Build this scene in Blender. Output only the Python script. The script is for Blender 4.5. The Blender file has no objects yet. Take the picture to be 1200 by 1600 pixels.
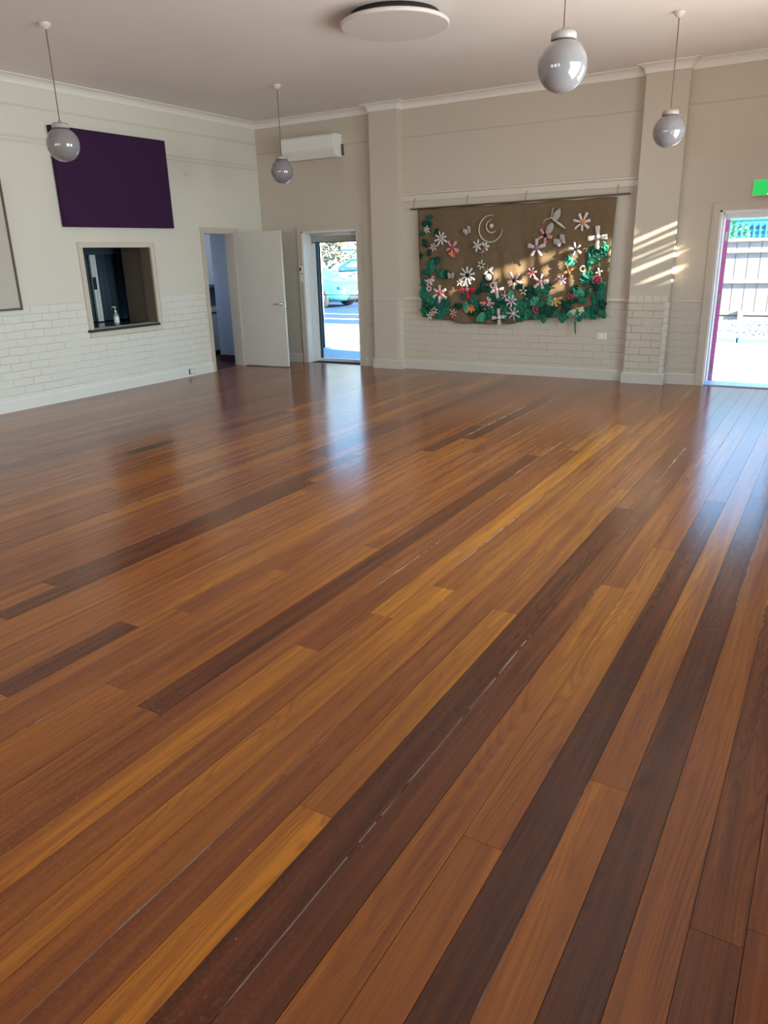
import bpy, bmesh, math, random
from mathutils import Vector, Matrix, noise
C = bpy.context.scene.collection
R = random.Random(7)
PI = math.pi

# ------------------------------------------------------------------ camera
W0, H0, FPX = 1200, 1600, 1161.65
cam = bpy.data.cameras.new('camera')
cam.sensor_fit = 'VERTICAL'
cam.sensor_height = 36.0
cam.lens = FPX / H0 * 36.0
cam.clip_start = 0.02
cam.clip_end = 300
co = bpy.data.objects.new('camera', cam)
C.objects.link(co)
yaw, pitch, roll = 0.545, 0.3312, -0.0261
f0 = Vector((-math.sin(yaw), math.cos(yaw), 0)); r0 = Vector((math.cos(yaw), math.sin(yaw), 0)); u0 = Vector((0, 0, 1))
fw = f0*math.cos(pitch) - u0*math.sin(pitch); up = u0*math.cos(pitch) + f0*math.sin(pitch)
rt = r0*math.cos(roll) + up*math.sin(roll); up = -r0*math.sin(roll) + up*math.cos(roll)
M = Matrix((rt, up, -fw)).transposed().to_4x4()
M.translation = Vector((0, 0, 1.55))
co.matrix_world = M
bpy.context.scene.camera = co

# ------------------------------------------------------------------ exposure, world, sun, window fill lamps
vs = bpy.context.scene.view_settings
vs.view_transform = 'Standard'; vs.look = 'None'; vs.gamma = 1.0; vs.exposure = 0.0
vs.use_curve_mapping = False

world = bpy.data.worlds.new('sky'); bpy.context.scene.world = world
world.use_nodes = True
wn = world.node_tree; wn.nodes.clear()
wo = wn.nodes.new('ShaderNodeOutputWorld'); bg = wn.nodes.new('ShaderNodeBackground')
tc = wn.nodes.new('ShaderNodeTexCoord'); sx = wn.nodes.new('ShaderNodeSeparateXYZ'); cr = wn.nodes.new('ShaderNodeValToRGB')
wn.links.new(tc.outputs['Generated'], sx.inputs[0]); wn.links.new(sx.outputs['Z'], cr.inputs[0])
cr.color_ramp.elements[0].position = 0.0; cr.color_ramp.elements[0].color = (0.52, 0.79, 1.0, 1)
cr.color_ramp.elements[1].position = 0.55; cr.color_ramp.elements[1].color = (0.10, 0.42, 1.0, 1)
wn.links.new(cr.outputs[0], bg.inputs[0]); bg.inputs[1].default_value = 4.3
wn.links.new(bg.outputs[0], wo.inputs[0])

SUN = Vector((-1.0, 0.18, -0.40)).normalized()
sl = bpy.data.lights.new('sun', 'SUN'); sl.energy = 50.0; sl.angle = 0.014; sl.color = (1.0, 0.90, 0.72)
so = bpy.data.objects.new('sun', sl); C.objects.link(so)
so.rotation_euler = SUN.to_track_quat('-Z', 'Y').to_euler(); so.location = (6, 0, 8)

XL, XR, YB, YF, ZC = -7.855, 0.27, 9.55, -3.2, 3.45
WT = 0.30
WIN_R = [(3.2, 5.2, 0.85, 2.75), (5.9, 7.6, 0.85, 2.75)]     # right wall windows y0,y1,z0,z1
WIN_F = [(-6.9, -5.0, 0.85, 2.75), (-4.3, -2.4, 0.85, 2.75), (-1.8, -0.4, 0.85, 2.75)]  # front wall windows x0,x1,z0,z1
def fill_lamp(name, loc, direction, sx_, sy_, power, color):
    l = bpy.data.lights.new(name, 'AREA'); l.shape = 'RECTANGLE'; l.size = sx_; l.size_y = sy_; l.energy = power; l.color = color
    o = bpy.data.objects.new(name, l); C.objects.link(o); o.location = loc
    o.rotation_euler = Vector(direction).to_track_quat('-Z', 'Z').to_euler()
    return o
for a, b, z0, z1 in WIN_R:
    # added area lamps boosting the windows: cool sky downwards, warm ground bounce upwards
    l = fill_lamp('window_sky_fill', (XR + 0.16, (a+b)/2, (z0+z1)/2), (-1, 0, -0.42), b-a, z1-z0, 40*(b-a), (0.60, 0.90, 1.0)); l.data.spread = math.radians(125)
    l = fill_lamp('window_ground_fill', (XR + 0.17, (a+b)/2, (z0+z1)/2), (-1, -0.12, 0.60), b-a, z1-z0, 34*(b-a), (1.0, 0.87, 0.74)); l.data.spread = math.radians(150)
for a, b, z0, z1 in WIN_F:
    fill_lamp('window_front_fill', ((a+b)/2, YF - 0.16, (z0+z1)/2), (0, 1, 0.0), b-a, z1-z0, 26*(b-a), (1.0, 0.88, 0.74))  # added lamp, lifts the back wall and the near floor

# ------------------------------------------------------------------ node helpers
def nt(name):
    m = bpy.data.materials.new(name); m.use_nodes = True
    n = m.node_tree; b = n.nodes['Principled BSDF']
    return m, n, b
def simple(name, col, rough=0.5, metal=0.0, spec=0.5, var=0.0, scale=8.0, bump=0.0, bscale=60.0, coat=0.0):
    m, n, b = nt(name)
    b.inputs['Base Color'].default_value = (*col, 1); b.inputs['Roughness'].default_value = rough
    b.inputs['Metallic'].default_value = metal; b.inputs['Specular IOR Level'].default_value = spec
    b.inputs['Coat Weight'].default_value = coat
    g = n.nodes.new('ShaderNodeTexCoord')
    if var > 0:
        t = n.nodes.new('ShaderNodeTexNoise'); t.inputs['Scale'].default_value = scale; t.inputs['Detail'].default_value = 4
        mx = n.nodes.new('ShaderNodeMix'); mx.data_type = 'RGBA'
        mx.inputs['A'].default_value = (*[c*(1-var) for c in col], 1); mx.inputs['B'].default_value = (*[min(1, c*(1+var)) for c in col], 1)
        n.links.new(g.outputs['Object'], t.inputs['Vector']); n.links.new(t.outputs['Fac'], mx.inputs['Factor'])
        n.links.new(mx.outputs['Result'], b.inputs['Base Color'])
    if bump > 0:
        t = n.nodes.new('ShaderNodeTexNoise'); t.inputs['Scale'].default_value = bscale; t.inputs['Detail'].default_value = 3
        bp = n.nodes.new('ShaderNodeBump'); bp.inputs['Strength'].default_value = bump; bp.inputs['Distance'].default_value = 0.01
        n.links.new(g.outputs['Object'], t.inputs['Vector']); n.links.new(t.outputs['Fac'], bp.inputs['Height'])
        n.links.new(bp.outputs['Normal'], b.inputs['Normal'])
    return m
def math_(n, op, a, b=None, clamp=False):
    x = n.nodes.new('ShaderNodeMath'); x.operation = op; x.use_clamp = clamp
    for i, v in enumerate((a, b)):
        if v is None: continue
        if isinstance(v, (int, float)): x.inputs[i].default_value = v
        else: n.links.new(v, x.inputs[i])
    return x.outputs[0]
def mix_(n, fac, a, b, mode='MIX'):
    x = n.nodes.new('ShaderNodeMix'); x.data_type = 'RGBA'; x.blend_type = mode
    for k, v in (('Factor', fac), ('A', a), ('B', b)):
        if isinstance(v, (int, float)): x.inputs[k].default_value = v
        elif isinstance(v, tuple): x.inputs[k].default_value = (*v, 1)
        else: n.links.new(v, x.inputs[k])
    return x.outputs['Result']

WALLC = (0.57, 0.50, 0.41)
def wall_mat(name, axis, ztop, strength=0.5, col=WALLC, grooves=(), mort=0.10, wob=0.02, bd=0.008, low=None):
    """painted masonry: brick courses show below ztop, render above; grooves = heights of thin horizontal plaster lines"""
    m, n, b = nt(name)
    b.inputs['Roughness'].default_value = 0.55; b.inputs['Specular IOR Level'].default_value = 0.35
    g = n.nodes.new('ShaderNodeNewGeometry'); s = n.nodes.new('ShaderNodeSeparateXYZ'); n.links.new(g.outputs['Position'], s.inputs[0])
    cb = n.nodes.new('ShaderNodeCombineXYZ'); n.links.new(s.outputs[axis], cb.inputs[0]); n.links.new(s.outputs['Z'], cb.inputs[1])
    nz = n.nodes.new('ShaderNodeTexNoise'); nz.inputs['Scale'].default_value = 5.0; nz.inputs['Detail'].default_value = 3; n.links.new(g.outputs['Position'], nz.inputs['Vector'])
    sub = n.nodes.new('ShaderNodeVectorMath'); sub.operation = 'SUBTRACT'; n.links.new(nz.outputs['Color'], sub.inputs[0]); sub.inputs[1].default_value = (.5, .5, .5)
    sc = n.nodes.new('ShaderNodeVectorMath'); sc.operation = 'SCALE'; n.links.new(sub.outputs[0], sc.inputs[0]); sc.inputs['Scale'].default_value = wob
    ad = n.nodes.new('ShaderNodeVectorMath'); ad.operation = 'ADD'; n.links.new(cb.outputs[0], ad.inputs[0]); n.links.new(sc.outputs[0], ad.inputs[1])
    br = n.nodes.new('ShaderNodeTexBrick'); n.links.new(ad.outputs[0], br.inputs['Vector'])
    br.inputs['Scale'].default_value = 1.0; br.inputs['Mortar Size'].default_value = 0.006; br.inputs['Mortar Smooth'].default_value = 0.6
    br.inputs['Brick Width'].default_value = 0.24; br.inputs['Row Height'].default_value = 0.086; br.inputs['Bias'].default_value = 0.0
    br.inputs['Color1'].default_value = (0, 0, 0, 1); br.inputs['Color2'].default_value = (1, 1, 1, 1)
    n2 = n.nodes.new('ShaderNodeTexNoise'); n2.inputs['Scale'].default_value = 1.8; n2.inputs['Detail'].default_value = 2; n.links.new(g.outputs['Position'], n2.inputs['Vector'])
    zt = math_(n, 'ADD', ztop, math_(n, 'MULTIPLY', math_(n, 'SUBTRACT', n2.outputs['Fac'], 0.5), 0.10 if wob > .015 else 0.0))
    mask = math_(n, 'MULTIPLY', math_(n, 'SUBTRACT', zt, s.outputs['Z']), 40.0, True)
    n3 = n.nodes.new('ShaderNodeTexNoise'); n3.inputs['Scale'].default_value = 2.6; n3.inputs['Detail'].default_value = 3; n.links.new(g.outputs['Position'], n3.inputs['Vector'])
    vis = math_(n, 'MULTIPLY', math_(n, 'SUBTRACT', n3.outputs['Fac'], 0.30), 3.0, True)
    mo = math_(n, 'MULTIPLY', math_(n, 'MULTIPLY', br.outputs['Fac'], mask), vis)
    gro = None
    for gz, gw in grooves:
        d = math_(n, 'ABSOLUTE', math_(n, 'SUBTRACT', s.outputs['Z'], gz))
        k = math_(n, 'SUBTRACT', 1.0, math_(n, 'DIVIDE', d, gw), True)
        gro = k if gro is None else math_(n, 'ADD', gro, k, True)
    # colour (the brick dado is cooler and whiter, skylight put into its colour)
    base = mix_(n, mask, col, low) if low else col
    c = mix_(n, math_(n, 'MULTIPLY', mo, mort), base, tuple(x*0.72 for x in col))
    bc = math_(n, 'MULTIPLY', math_(n, 'MULTIPLY', br.outputs['Color'], mask), 0.10)
    c = mix_(n, bc, c, tuple(min(1, x*1.10) for x in col))
    if gro is not None: c = mix_(n, math_(n, 'MULTIPLY', gro, 0.22), c, tuple(x*0.6 for x in col))
    n4 = n.nodes.new('ShaderNodeTexNoise'); n4.inputs['Scale'].default_value = 0.9; n4.inputs['Detail'].default_value = 5; n.links.new(g.outputs['Position'], n4.inputs['Vector'])
    c = mix_(n, math_(n, 'MULTIPLY', n4.outputs['Fac'], 0.22), c, tuple(x*0.82 for x in col))
    n.links.new(c, b.inputs['Base Color'])
    n5 = n.nodes.new('ShaderNodeTexNoise'); n5.inputs['Scale'].default_value = 28; n5.inputs['Detail'].default_value = 5; n.links.new(g.outputs['Position'], n5.inputs['Vector'])
    hgt = math_(n, 'SUBTRACT', math_(n, 'MULTIPLY', n5.outputs['Fac'], 0.0022/bd), mo)
    if gro is not None: hgt = math_(n, 'SUBTRACT', hgt, gro)
    bp = n.nodes.new('ShaderNodeBump'); bp.inputs['Strength'].default_value = min(1, strength); bp.inputs['Distance'].default_value = bd
    n.links.new(hgt, bp.inputs['Height']); n.links.new(bp.outputs['Normal'], b.inputs['Normal'])
    return m

def floor_mat():
    m, n, b = nt('varnished_timber')
    g = n.nodes.new('ShaderNodeNewGeometry'); s = n.nodes.new('ShaderNodeSeparateXYZ'); n.links.new(g.outputs['Position'], s.inputs[0])
    at = n.nodes.new('ShaderNodeAttribute'); at.attribute_name = 'tone'; ae = n.nodes.new('ShaderNodeAttribute'); ae.attribute_name = 'seed'
    tone, seed = at.outputs['Fac'], ae.outputs['Fac']
    sx_ = math_(n, 'ADD', s.outputs['X'], math_(n, 'MULTIPLY', seed, 3.7)); sy_ = math_(n, 'ADD', s.outputs['Y'], math_(n, 'MULTIPLY', seed, 17.3))
    def nz(kx, ky, det=4, dist=0.0, off=0.0, rough=.5):
        c = n.nodes.new('ShaderNodeCombineXYZ')
        n.links.new(math_(n, 'MULTIPLY', sx_, kx), c.inputs[0]); n.links.new(math_(n, 'MULTIPLY', sy_, ky), c.inputs[1]); c.inputs[2].default_value = off
        t = n.nodes.new('ShaderNodeTexNoise'); t.inputs['Scale'].default_value = 1; t.inputs['Detail'].default_value = det; t.inputs['Distortion'].default_value = dist
        t.inputs['Roughness'].default_value = rough
        n.links.new(c.outputs[0], t.inputs['Vector']); return t.outputs['Fac']
    streak = nz(26, 0.9, 5, 0.4); fine = nz(240, 3.0, 3, 0.2, 3.0, .7); broad = nz(7, 0.45, 3, 0.3, 7.0)
    # cathedral rings: contour lines of a long, slowly changing field
    fld = nz(9, 0.55, 1, 0.25, 11.0)
    ring = math_(n, 'SINE', math_(n, 'MULTIPLY', fld, 150.0))
    ring = math_(n, 'MULTIPLY', math_(n, 'MAXIMUM', ring, 0.0), math_(n, 'MULTIPLY', math_(n, 'SUBTRACT', broad, 0.42), 5.0, True))
    t = math_(n, 'ADD', tone, math_(n, 'MULTIPLY', math_(n, 'SUBTRACT', streak, 0.5), 0.70))
    t = math_(n, 'ADD', t, math_(n, 'MULTIPLY', math_(n, 'SUBTRACT', broad, 0.5), 0.35))
    t = math_(n, 'ADD', t, math_(n, 'MULTIPLY', math_(n, 'SUBTRACT', fine, 0.5), 0.46))
    t = math_(n, 'SUBTRACT', t, math_(n, 'MULTIPLY', ring, 0.13), True)
    rmp = n.nodes.new('ShaderNodeValToRGB'); n.links.new(t, rmp.inputs[0])
    e = rmp.color_ramp.elements; e[0].position = 0.0; e[0].color = (0.064, 0.018, 0.008, 1); e[1].position = 1.0; e[1].color = (0.60, 0.225, 0.018, 1)
    for p, c in ((0.25, (0.130, 0.038, 0.014, 1)), (0.5, (0.222, 0.066, 0.020, 1)), (0.75, (0.350, 0.118, 0.020, 1))):
        k = e.new(p); k.color = c
    col = rmp.outputs[0]
    # worn, scuffed haze of the varnish
    w1 = n.nodes.new('ShaderNodeTexNoise'); w1.inputs['Scale'].default_value = 0.55; w1.inputs['Detail'].default_value = 4; n.links.new(g.outputs['Position'], w1.inputs['Vector'])
    w2 = n.nodes.new('ShaderNodeTexNoise'); w2.inputs['Scale'].default_value = 70; w2.inputs['Detail'].default_value = 6; w2.inputs['Roughness'].default_value = .75; n.links.new(g.outputs['Position'], w2.inputs['Vector'])
    wa = math_(n, 'MULTIPLY', math_(n, 'SUBTRACT', w1.outputs['Fac'], 0.43), 5.0, True)
    wb = math_(n, 'MULTIPLY', math_(n, 'SUBTRACT', w2.outputs['Fac'], 0.50), 4.0, True)
    worn = math_(n, 'MULTIPLY', wa, wb)
    col = mix_(n, math_(n, 'MULTIPLY', worn, 0.42), col, (0.36, 0.17, 0.105))
    # small pale specks and dark nail marks
    v = n.nodes.new('ShaderNodeTexVoronoi'); v.inputs['Scale'].default_value = 9.0; n.links.new(g.outputs['Position'], v.inputs['Vector'])
    sp = math_(n, 'LESS_THAN', v.outputs['Distance'], 0.022)
    col = mix_(n, math_(n, 'MULTIPLY', sp, 0.5), col, (0.55, 0.42, 0.32))
    v2 = n.nodes.new('ShaderNodeTexVoronoi'); v2.inputs['Scale'].default_value = 3.7; n.links.new(g.outputs['Position'], v2.inputs['Vector'])
    col = mix_(n, math_(n, 'MULTIPLY', math_(n, 'LESS_THAN', v2.outputs['Distance'], 0.018), 0.7), col, (0.05, 0.02, 0.01))
    n.links.new(col, b.inputs['Base Color'])
    ro = math_(n, 'ADD', 0.155, math_(n, 'MULTIPLY', worn, 0.16)); ro = math_(n, 'ADD', ro, math_(n, 'MULTIPLY', fine, 0.05))
    n.links.new(ro, b.inputs['Roughness'])
    b.inputs['Specular IOR Level'].default_value = 0.36
    w3 = n.nodes.new('ShaderNodeTexNoise'); w3.inputs['Scale'].default_value = 34; w3.inputs['Detail'].default_value = 2; n.links.new(g.outputs['Position'], w3.inputs['Vector'])
    bp = n.nodes.new('ShaderNodeBump'); bp.inputs['Strength'].default_value = 0.10; bp.inputs['Distance'].default_value = 0.004
    n.links.new(math_(n, 'ADD', w3.outputs['Fac'], math_(n, 'MULTIPLY', w2.outputs['Fac'], 0.4)), bp.inputs['Height']); n.links.new(bp.outputs['Normal'], b.inputs['Normal'])
    return m

def glass_mat(name, tint=(0.93, 0.98, 1.0), refl=1.0):
    m = bpy.data.materials.new(name); m.use_nodes = True; n = m.node_tree; n.nodes.clear()
    o = n.nodes.new('ShaderNodeOutputMaterial'); mx = n.nodes.new('ShaderNodeMixShader'); tr = n.nodes.new('ShaderNodeBsdfTransparent'); gl = n.nodes.new('ShaderNodeBsdfGlossy')
    tr.inputs[0].default_value = (*tint, 1); gl.inputs['Roughness'].default_value = 0.02
    fr = n.nodes.new('ShaderNodeFresnel'); fr.inputs[0].default_value = 1.45
    n.links.new(math_(n, 'MULTIPLY', fr.outputs[0], refl), mx.inputs[0]); n.links.new(tr.outputs[0], mx.inputs[1]); n.links.new(gl.outputs[0], mx.inputs[2]); n.links.new(mx.outputs[0], o.inputs[0])
    return m

MT = {}
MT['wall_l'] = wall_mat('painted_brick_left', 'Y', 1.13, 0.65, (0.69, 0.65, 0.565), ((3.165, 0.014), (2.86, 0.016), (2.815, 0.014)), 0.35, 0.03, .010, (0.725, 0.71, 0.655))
MT['wall_b'] = wall_mat('painted_brick_back', 'X', 0.955, 0.6, WALLC, ((3.03, 0.010),), 0.30, 0.008)
MT['wall_p'] = wall_mat('painted_brick_pier', 'X', 0.955, 0.9, WALLC, (), 0.22, 0.010, .016)
MT['wall_p2'] = wall_mat('painted_brick_pier_faint', 'X', 0.955, 0.45, WALLC, (), 0.20, 0.01)
MT['wall_o'] = simple('plain_wall_paint', WALLC, .6, var=.05)
MT['ceil'] = simple('ceiling_paint', (0.84, 0.78, 0.74), .7, var=.05, scale=.8)
MT['trim'] = simple('trim_paint', (0.62, 0.555, 0.465), .35, var=.03)
MT['casing'] = simple('casing_paint', (0.56, 0.485, 0.40), .4, var=.03)
MT['skirt'] = simple('skirting_paint', (0.58, 0.54, 0.47), .35, var=.03)
MT['skirt_l'] = simple('skirting_gloss_white', (0.74, 0.74, 0.70), .3)
MT['cornice'] = simple('cornice_paint', (0.78, 0.74, 0.68), .5, var=.03)
MT['jamb'] = simple('jamb_paint', (0.76, 0.75, 0.72), .35)
MT['floor'] = floor_mat()
MT['gap'] = simple('dark_gap', (0.018, 0.010, 0.007), .8)
MT['putty'] = simple('worn_grey_splinter', (0.26, 0.21, 0.17), .6, var=.5, scale=60)
MT['white'] = simple('white_plastic', (0.78, 0.77, 0.74), .35)
MT['rose'] = simple('ceiling_rose', (0.66, 0.60, 0.56), .4)
MT['opal'] = simple('opal_glass', (0.22, 0.205, 0.215), .06, spec=.6, coat=.6)
MT['gallery'] = simple('gallery_cap', (0.36, 0.33, 0.31), .35)
MT['cord'] = simple('brown_cord', (0.16, 0.10, 0.07), .6)
MT['disc'] = simple('acoustic_disc_face', (0.66, 0.60, 0.57), .7)
MT['ac'] = simple('aircon_plastic', (0.80, 0.79, 0.74), .3)
MT['purple'] = simple('purple_felt', (0.042, 0.014, 0.050), .9, spec=.15, var=.1, scale=90, bump=.3, bscale=300)
MT['door'] = simple('door_paint', (0.60, 0.57, 0.50), .4, var=.03)
MT['chrome'] = simple('satin_chrome', (0.55, 0.53, 0.50), .22, 1.0)
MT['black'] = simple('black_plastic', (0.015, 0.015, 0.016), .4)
MT['board'] = simple('pinboard_face', (0.50, 0.45, 0.40), .6, var=.05)
MT['brown'] = simple('dark_wood_edge', (0.10, 0.065, 0.045), .5)
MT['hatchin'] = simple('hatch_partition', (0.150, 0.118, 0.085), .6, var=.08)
MT['curtain'] = simple('navy_curtain', (0.045, 0.075, 0.105), .8, var=.1)
MT['counter'] = simple('green_counter', (0.022, 0.045, 0.040), .16, var=.3, scale=30)
MT['kwhite'] = simple('kitchen_white', (0.48, 0.51, 0.57), .45)
MT['kcab'] = simple('cabinet_laminate', (0.60, 0.66, 0.76), .4)
MT['kblue'] = simple('splashback_blue', (0.07, 0.15, 0.24), .25)
MT['maroon'] = simple('maroon_vinyl', (0.075, 0.010, 0.016), .5)
MT['kfloor'] = simple('kitchen_floor', (0.10, 0.03, 0.02), .3)
MT['alum'] = simple('white_aluminium', (0.74, 0.78, 0.80), .3)
MT['seal'] = simple('dark_seal', (0.02, 0.05, 0.075), .5)
MT['glass'] = glass_mat('clear_glass')
MT['carglass'] = simple('car_glass', (0.05, 0.16, 0.20), .05, spec=.8)
MT['blind'] = simple('roller_blind', (0.40, 0.39, 0.31), .7)
MT['magenta'] = simple('magenta_door_edge', (0.62, 0.15, 0.38), .45)
MT['concrete'] = simple('pale_concrete', (0.36, 0.345, 0.315), .8, var=.08, scale=6, bump=.2)
MT['slabedge'] = simple('door_step', (0.46, 0.42, 0.32), .8, var=.05)
MT['asphalt'] = simple('bluish_asphalt', (0.024, 0.056, 0.125), .75, var=.12, scale=4)
MT['sunstreak'] = simple('sun_streak_paint', (0.72, 0.72, 0.70), .6)
MT['kerb'] = simple('bluestone_kerb', (0.17, 0.25, 0.34), .7, var=.25, scale=7)
MT['gravel'] = simple('gravel_stone', (0.24, 0.25, 0.25), .9, var=.5, scale=25, bump=.8, bscale=25)
MT['paling'] = simple('weathered_paling', (0.36, 0.315, 0.28), .8, var=.18, scale=5)
MT['rail'] = simple('fence_rail', (0.30, 0.265, 0.22), .8, var=.15)
MT['lattice'] = simple('teal_lattice', (0.06, 0.32, 0.30), .6)
MT['roofblue'] = simple('blue_roof', (0.05, 0.20, 0.33), .5, var=.2)
MT['leaf1'] = simple('bright_leaf', (0.16, 0.36, 0.05), .6, var=.4, scale=3)
MT['leaf2'] = simple('pale_yellow_leaf', (0.34, 0.31, 0.20), .7, var=.4, scale=2)
MT['leaf3'] = simple('green_leaf', (0.20, 0.36, 0.10), .7, var=.4, scale=3)
MT['bark'] = simple('bark', (0.16, 0.11, 0.07), .9)
MT['brick'] = simple('sun_block_render', (0.55, 0.45, 0.36), .9)
MT['aqua'] = simple('aqua_car_paint', (0.06, 0.26, 0.29), .25, coat=.8)
MT['utewhite'] = simple('white_car_paint', (0.33, 0.46, 0.48), .3, coat=.6)
MT['tyre'] = simple('tyre', (0.03, 0.035, 0.04), .8)
MT['alloy'] = simple('alloy', (0.45, 0.5, 0.52), .3, .7)
MT['lamp'] = simple('headlamp', (0.60, 0.68, 0.68), .1)
MT['lampdark'] = simple('headlamp_bezel', (0.06, 0.13, 0.15), .2)
MT['teal'] = simple('teal_metal', (0.06, 0.20, 0.20), .5)

# ------------------------------------------------------------------ mesh helpers
class MB:
    def __init__(s): s.bm = bmesh.new(); s.mi = 0; s.mats = []
    def mat(s, m):
        if m not in s.mats: s.mats.append(m)
        s.mi = s.mats.index(m); return s
    def face(s, vs, smooth=False):
        try: f = s.bm.faces.new(vs)
        except ValueError: return None
        f.material_index = s.mi; f.smooth = smooth; return f
    def box(s, x0, x1, y0, y1, z0, z1, M=None, bevel=0.0):
        if x0 > x1: x0, x1 = x1, x0
        if y0 > y1: y0, y1 = y1, y0
        if z0 > z1: z0, z1 = z1, z0
        P = [(x0,y0,z0),(x1,y0,z0),(x1,y1,z0),(x0,y1,z0),(x0,y0,z1),(x1,y0,z1),(x1,y1,z1),(x0,y1,z1)]
        v = [s.bm.verts.new((M @ Vector(p)) if M else p) for p in P]
        fs = [s.face([v[i] for i in q]) for q in ((0,3,2,1),(4,5,6,7),(0,1,5,4),(1,2,6,5),(2,3,7,6),(3,0,4,7))]
        if bevel > 0:
            es = list({e for f in fs for e in f.edges})
            r = bmesh.ops.bevel(s.bm, geom=es, offset=bevel, segments=2, affect='EDGES', profile=.6)
            for f in r['faces']: f.material_index = s.mi
        return s
    def rings(s, rings, cap0=True, cap1=True, smooth=True, closed=True):
        vr = [[s.bm.verts.new(p) for p in r] for r in rings]
        n = len(rings[0])
        for a, b in zip(vr[:-1], vr[1:]):
            for i in range(n if closed else n-1):
                j = (i+1) % n
                s.face([a[i], a[j], b[j], b[i]], smooth)
        if cap0: s.face(list(reversed(vr[0])))
        if cap1: s.face(vr[-1])
        return s
    def lathe(s, prof, c=(0,0,0), seg=32, M=None, smooth=True, cap0=True, cap1=True):
        rr = []
        for r, z in prof:
            ring = []
            for k in range(seg):
                a = 2*PI*k/seg; p = Vector((r*math.cos(a), r*math.sin(a), z))
                if M: p = M @ p
                ring.append(p + Vector(c))
            rr.append(ring)
        return s.rings(rr, cap0, cap1, smooth)
    def tube(s, pts, rad, seg=8, smooth=True):
        pts = [Vector(p) for p in pts]; rr = []
        for i, p in enumerate(pts):
            d = (pts[min(i+1, len(pts)-1)] - pts[max(i-1, 0)]).normalized()
            a = d.orthogonal().normalized() if i == 0 else (a - d*a.dot(d)).normalized()
            b = d.cross(a); r = rad[i] if isinstance(rad, (list, tuple)) else rad
            rr.append([p + (a*math.cos(2*PI*k/seg) + b*math.sin(2*PI*k/seg))*r for k in range(seg)])
        return s.rings(rr, True, True, smooth)
    def prism(s, poly, axis, a, b):
        """poly: 2-D points; extruded along axis from a to b"""
        def P(u, v, w): return {'X': (w, u, v), 'Y': (u, w, v), 'Z': (u, v, w)}[axis]
        v0 = [s.bm.verts.new(P(u, v, a)) for u, v in poly]; v1 = [s.bm.verts.new(P(u, v, b)) for u, v in poly]
        n = len(poly)
        s.face(list(reversed(v0))); s.face(v1)
        for i in range(n): s.face([v0[i], v0[(i+1) % n], v1[(i+1) % n], v1[i]])
        return s
    def build(s, name, mat=None, parent=None, kind=None, label=None, cat=None, group=None, recalc=True):
        if recalc: bmesh.ops.recalc_face_normals(s.bm, faces=s.bm.faces)
        me = bpy.data.meshes.new(name); s.bm.to_mesh(me); s.bm.free()
        for m in (s.mats or [mat]): me.materials.append(m)
        o = bpy.data.objects.new(name, me); C.objects.link(o)
        if parent: o.parent = parent
        tag(o, label, cat, group, kind)
        return o
def tag(o, label=None, cat=None, group=None, kind=None):
    if label: o['label'] = label
    if cat: o['category'] = cat
    if group: o['group'] = group
    if kind: o['kind'] = kind
    return o
def empty(name, loc, label, cat, group=None, rz=0):
    o = bpy.data.objects.new(name, None); C.objects.link(o); o.location = loc; o.rotation_euler = (0, 0, rz)
    return tag(o, label, cat, group)
def bx(name, m, *a, parent=None, kind=None, label=None, cat=None, group=None, bevel=0.0):
    return MB().box(*a, bevel=bevel).build(name, m, parent, kind, label, cat, group)
S = 'structure'

def wall(name, axis, pos, thick, u0, u1, z0, z1, holes, m):
    """axis 'X': wall in the plane X=pos running along Y; solid pieces around the holes (u0,u1,z0,z1)"""
    us = sorted({u0, u1, *[h[0] for h in holes], *[h[1] for h in holes]}); mb = MB()
    for a, b in zip(us[:-1], us[1:]):
        zz = [(z0, z1)]
        for h in holes:
            if h[0] <= a and h[1] >= b:
                nz = []
                for p, q in zz:
                    if h[2] > p: nz.append((p, min(q, h[2])))
                    if h[3] < q: nz.append((max(p, h[3]), q))
                zz = nz
        for p, q in zz:
            if axis == 'X': mb.box(pos, pos+thick, a, b, p, q)
            else: mb.box(a, b, pos, pos+thick, p, q)
    bmesh.ops.remove_doubles(mb.bm, verts=mb.bm.verts, dist=1e-5)
    return mb.build(name, m, kind=S)

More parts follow.
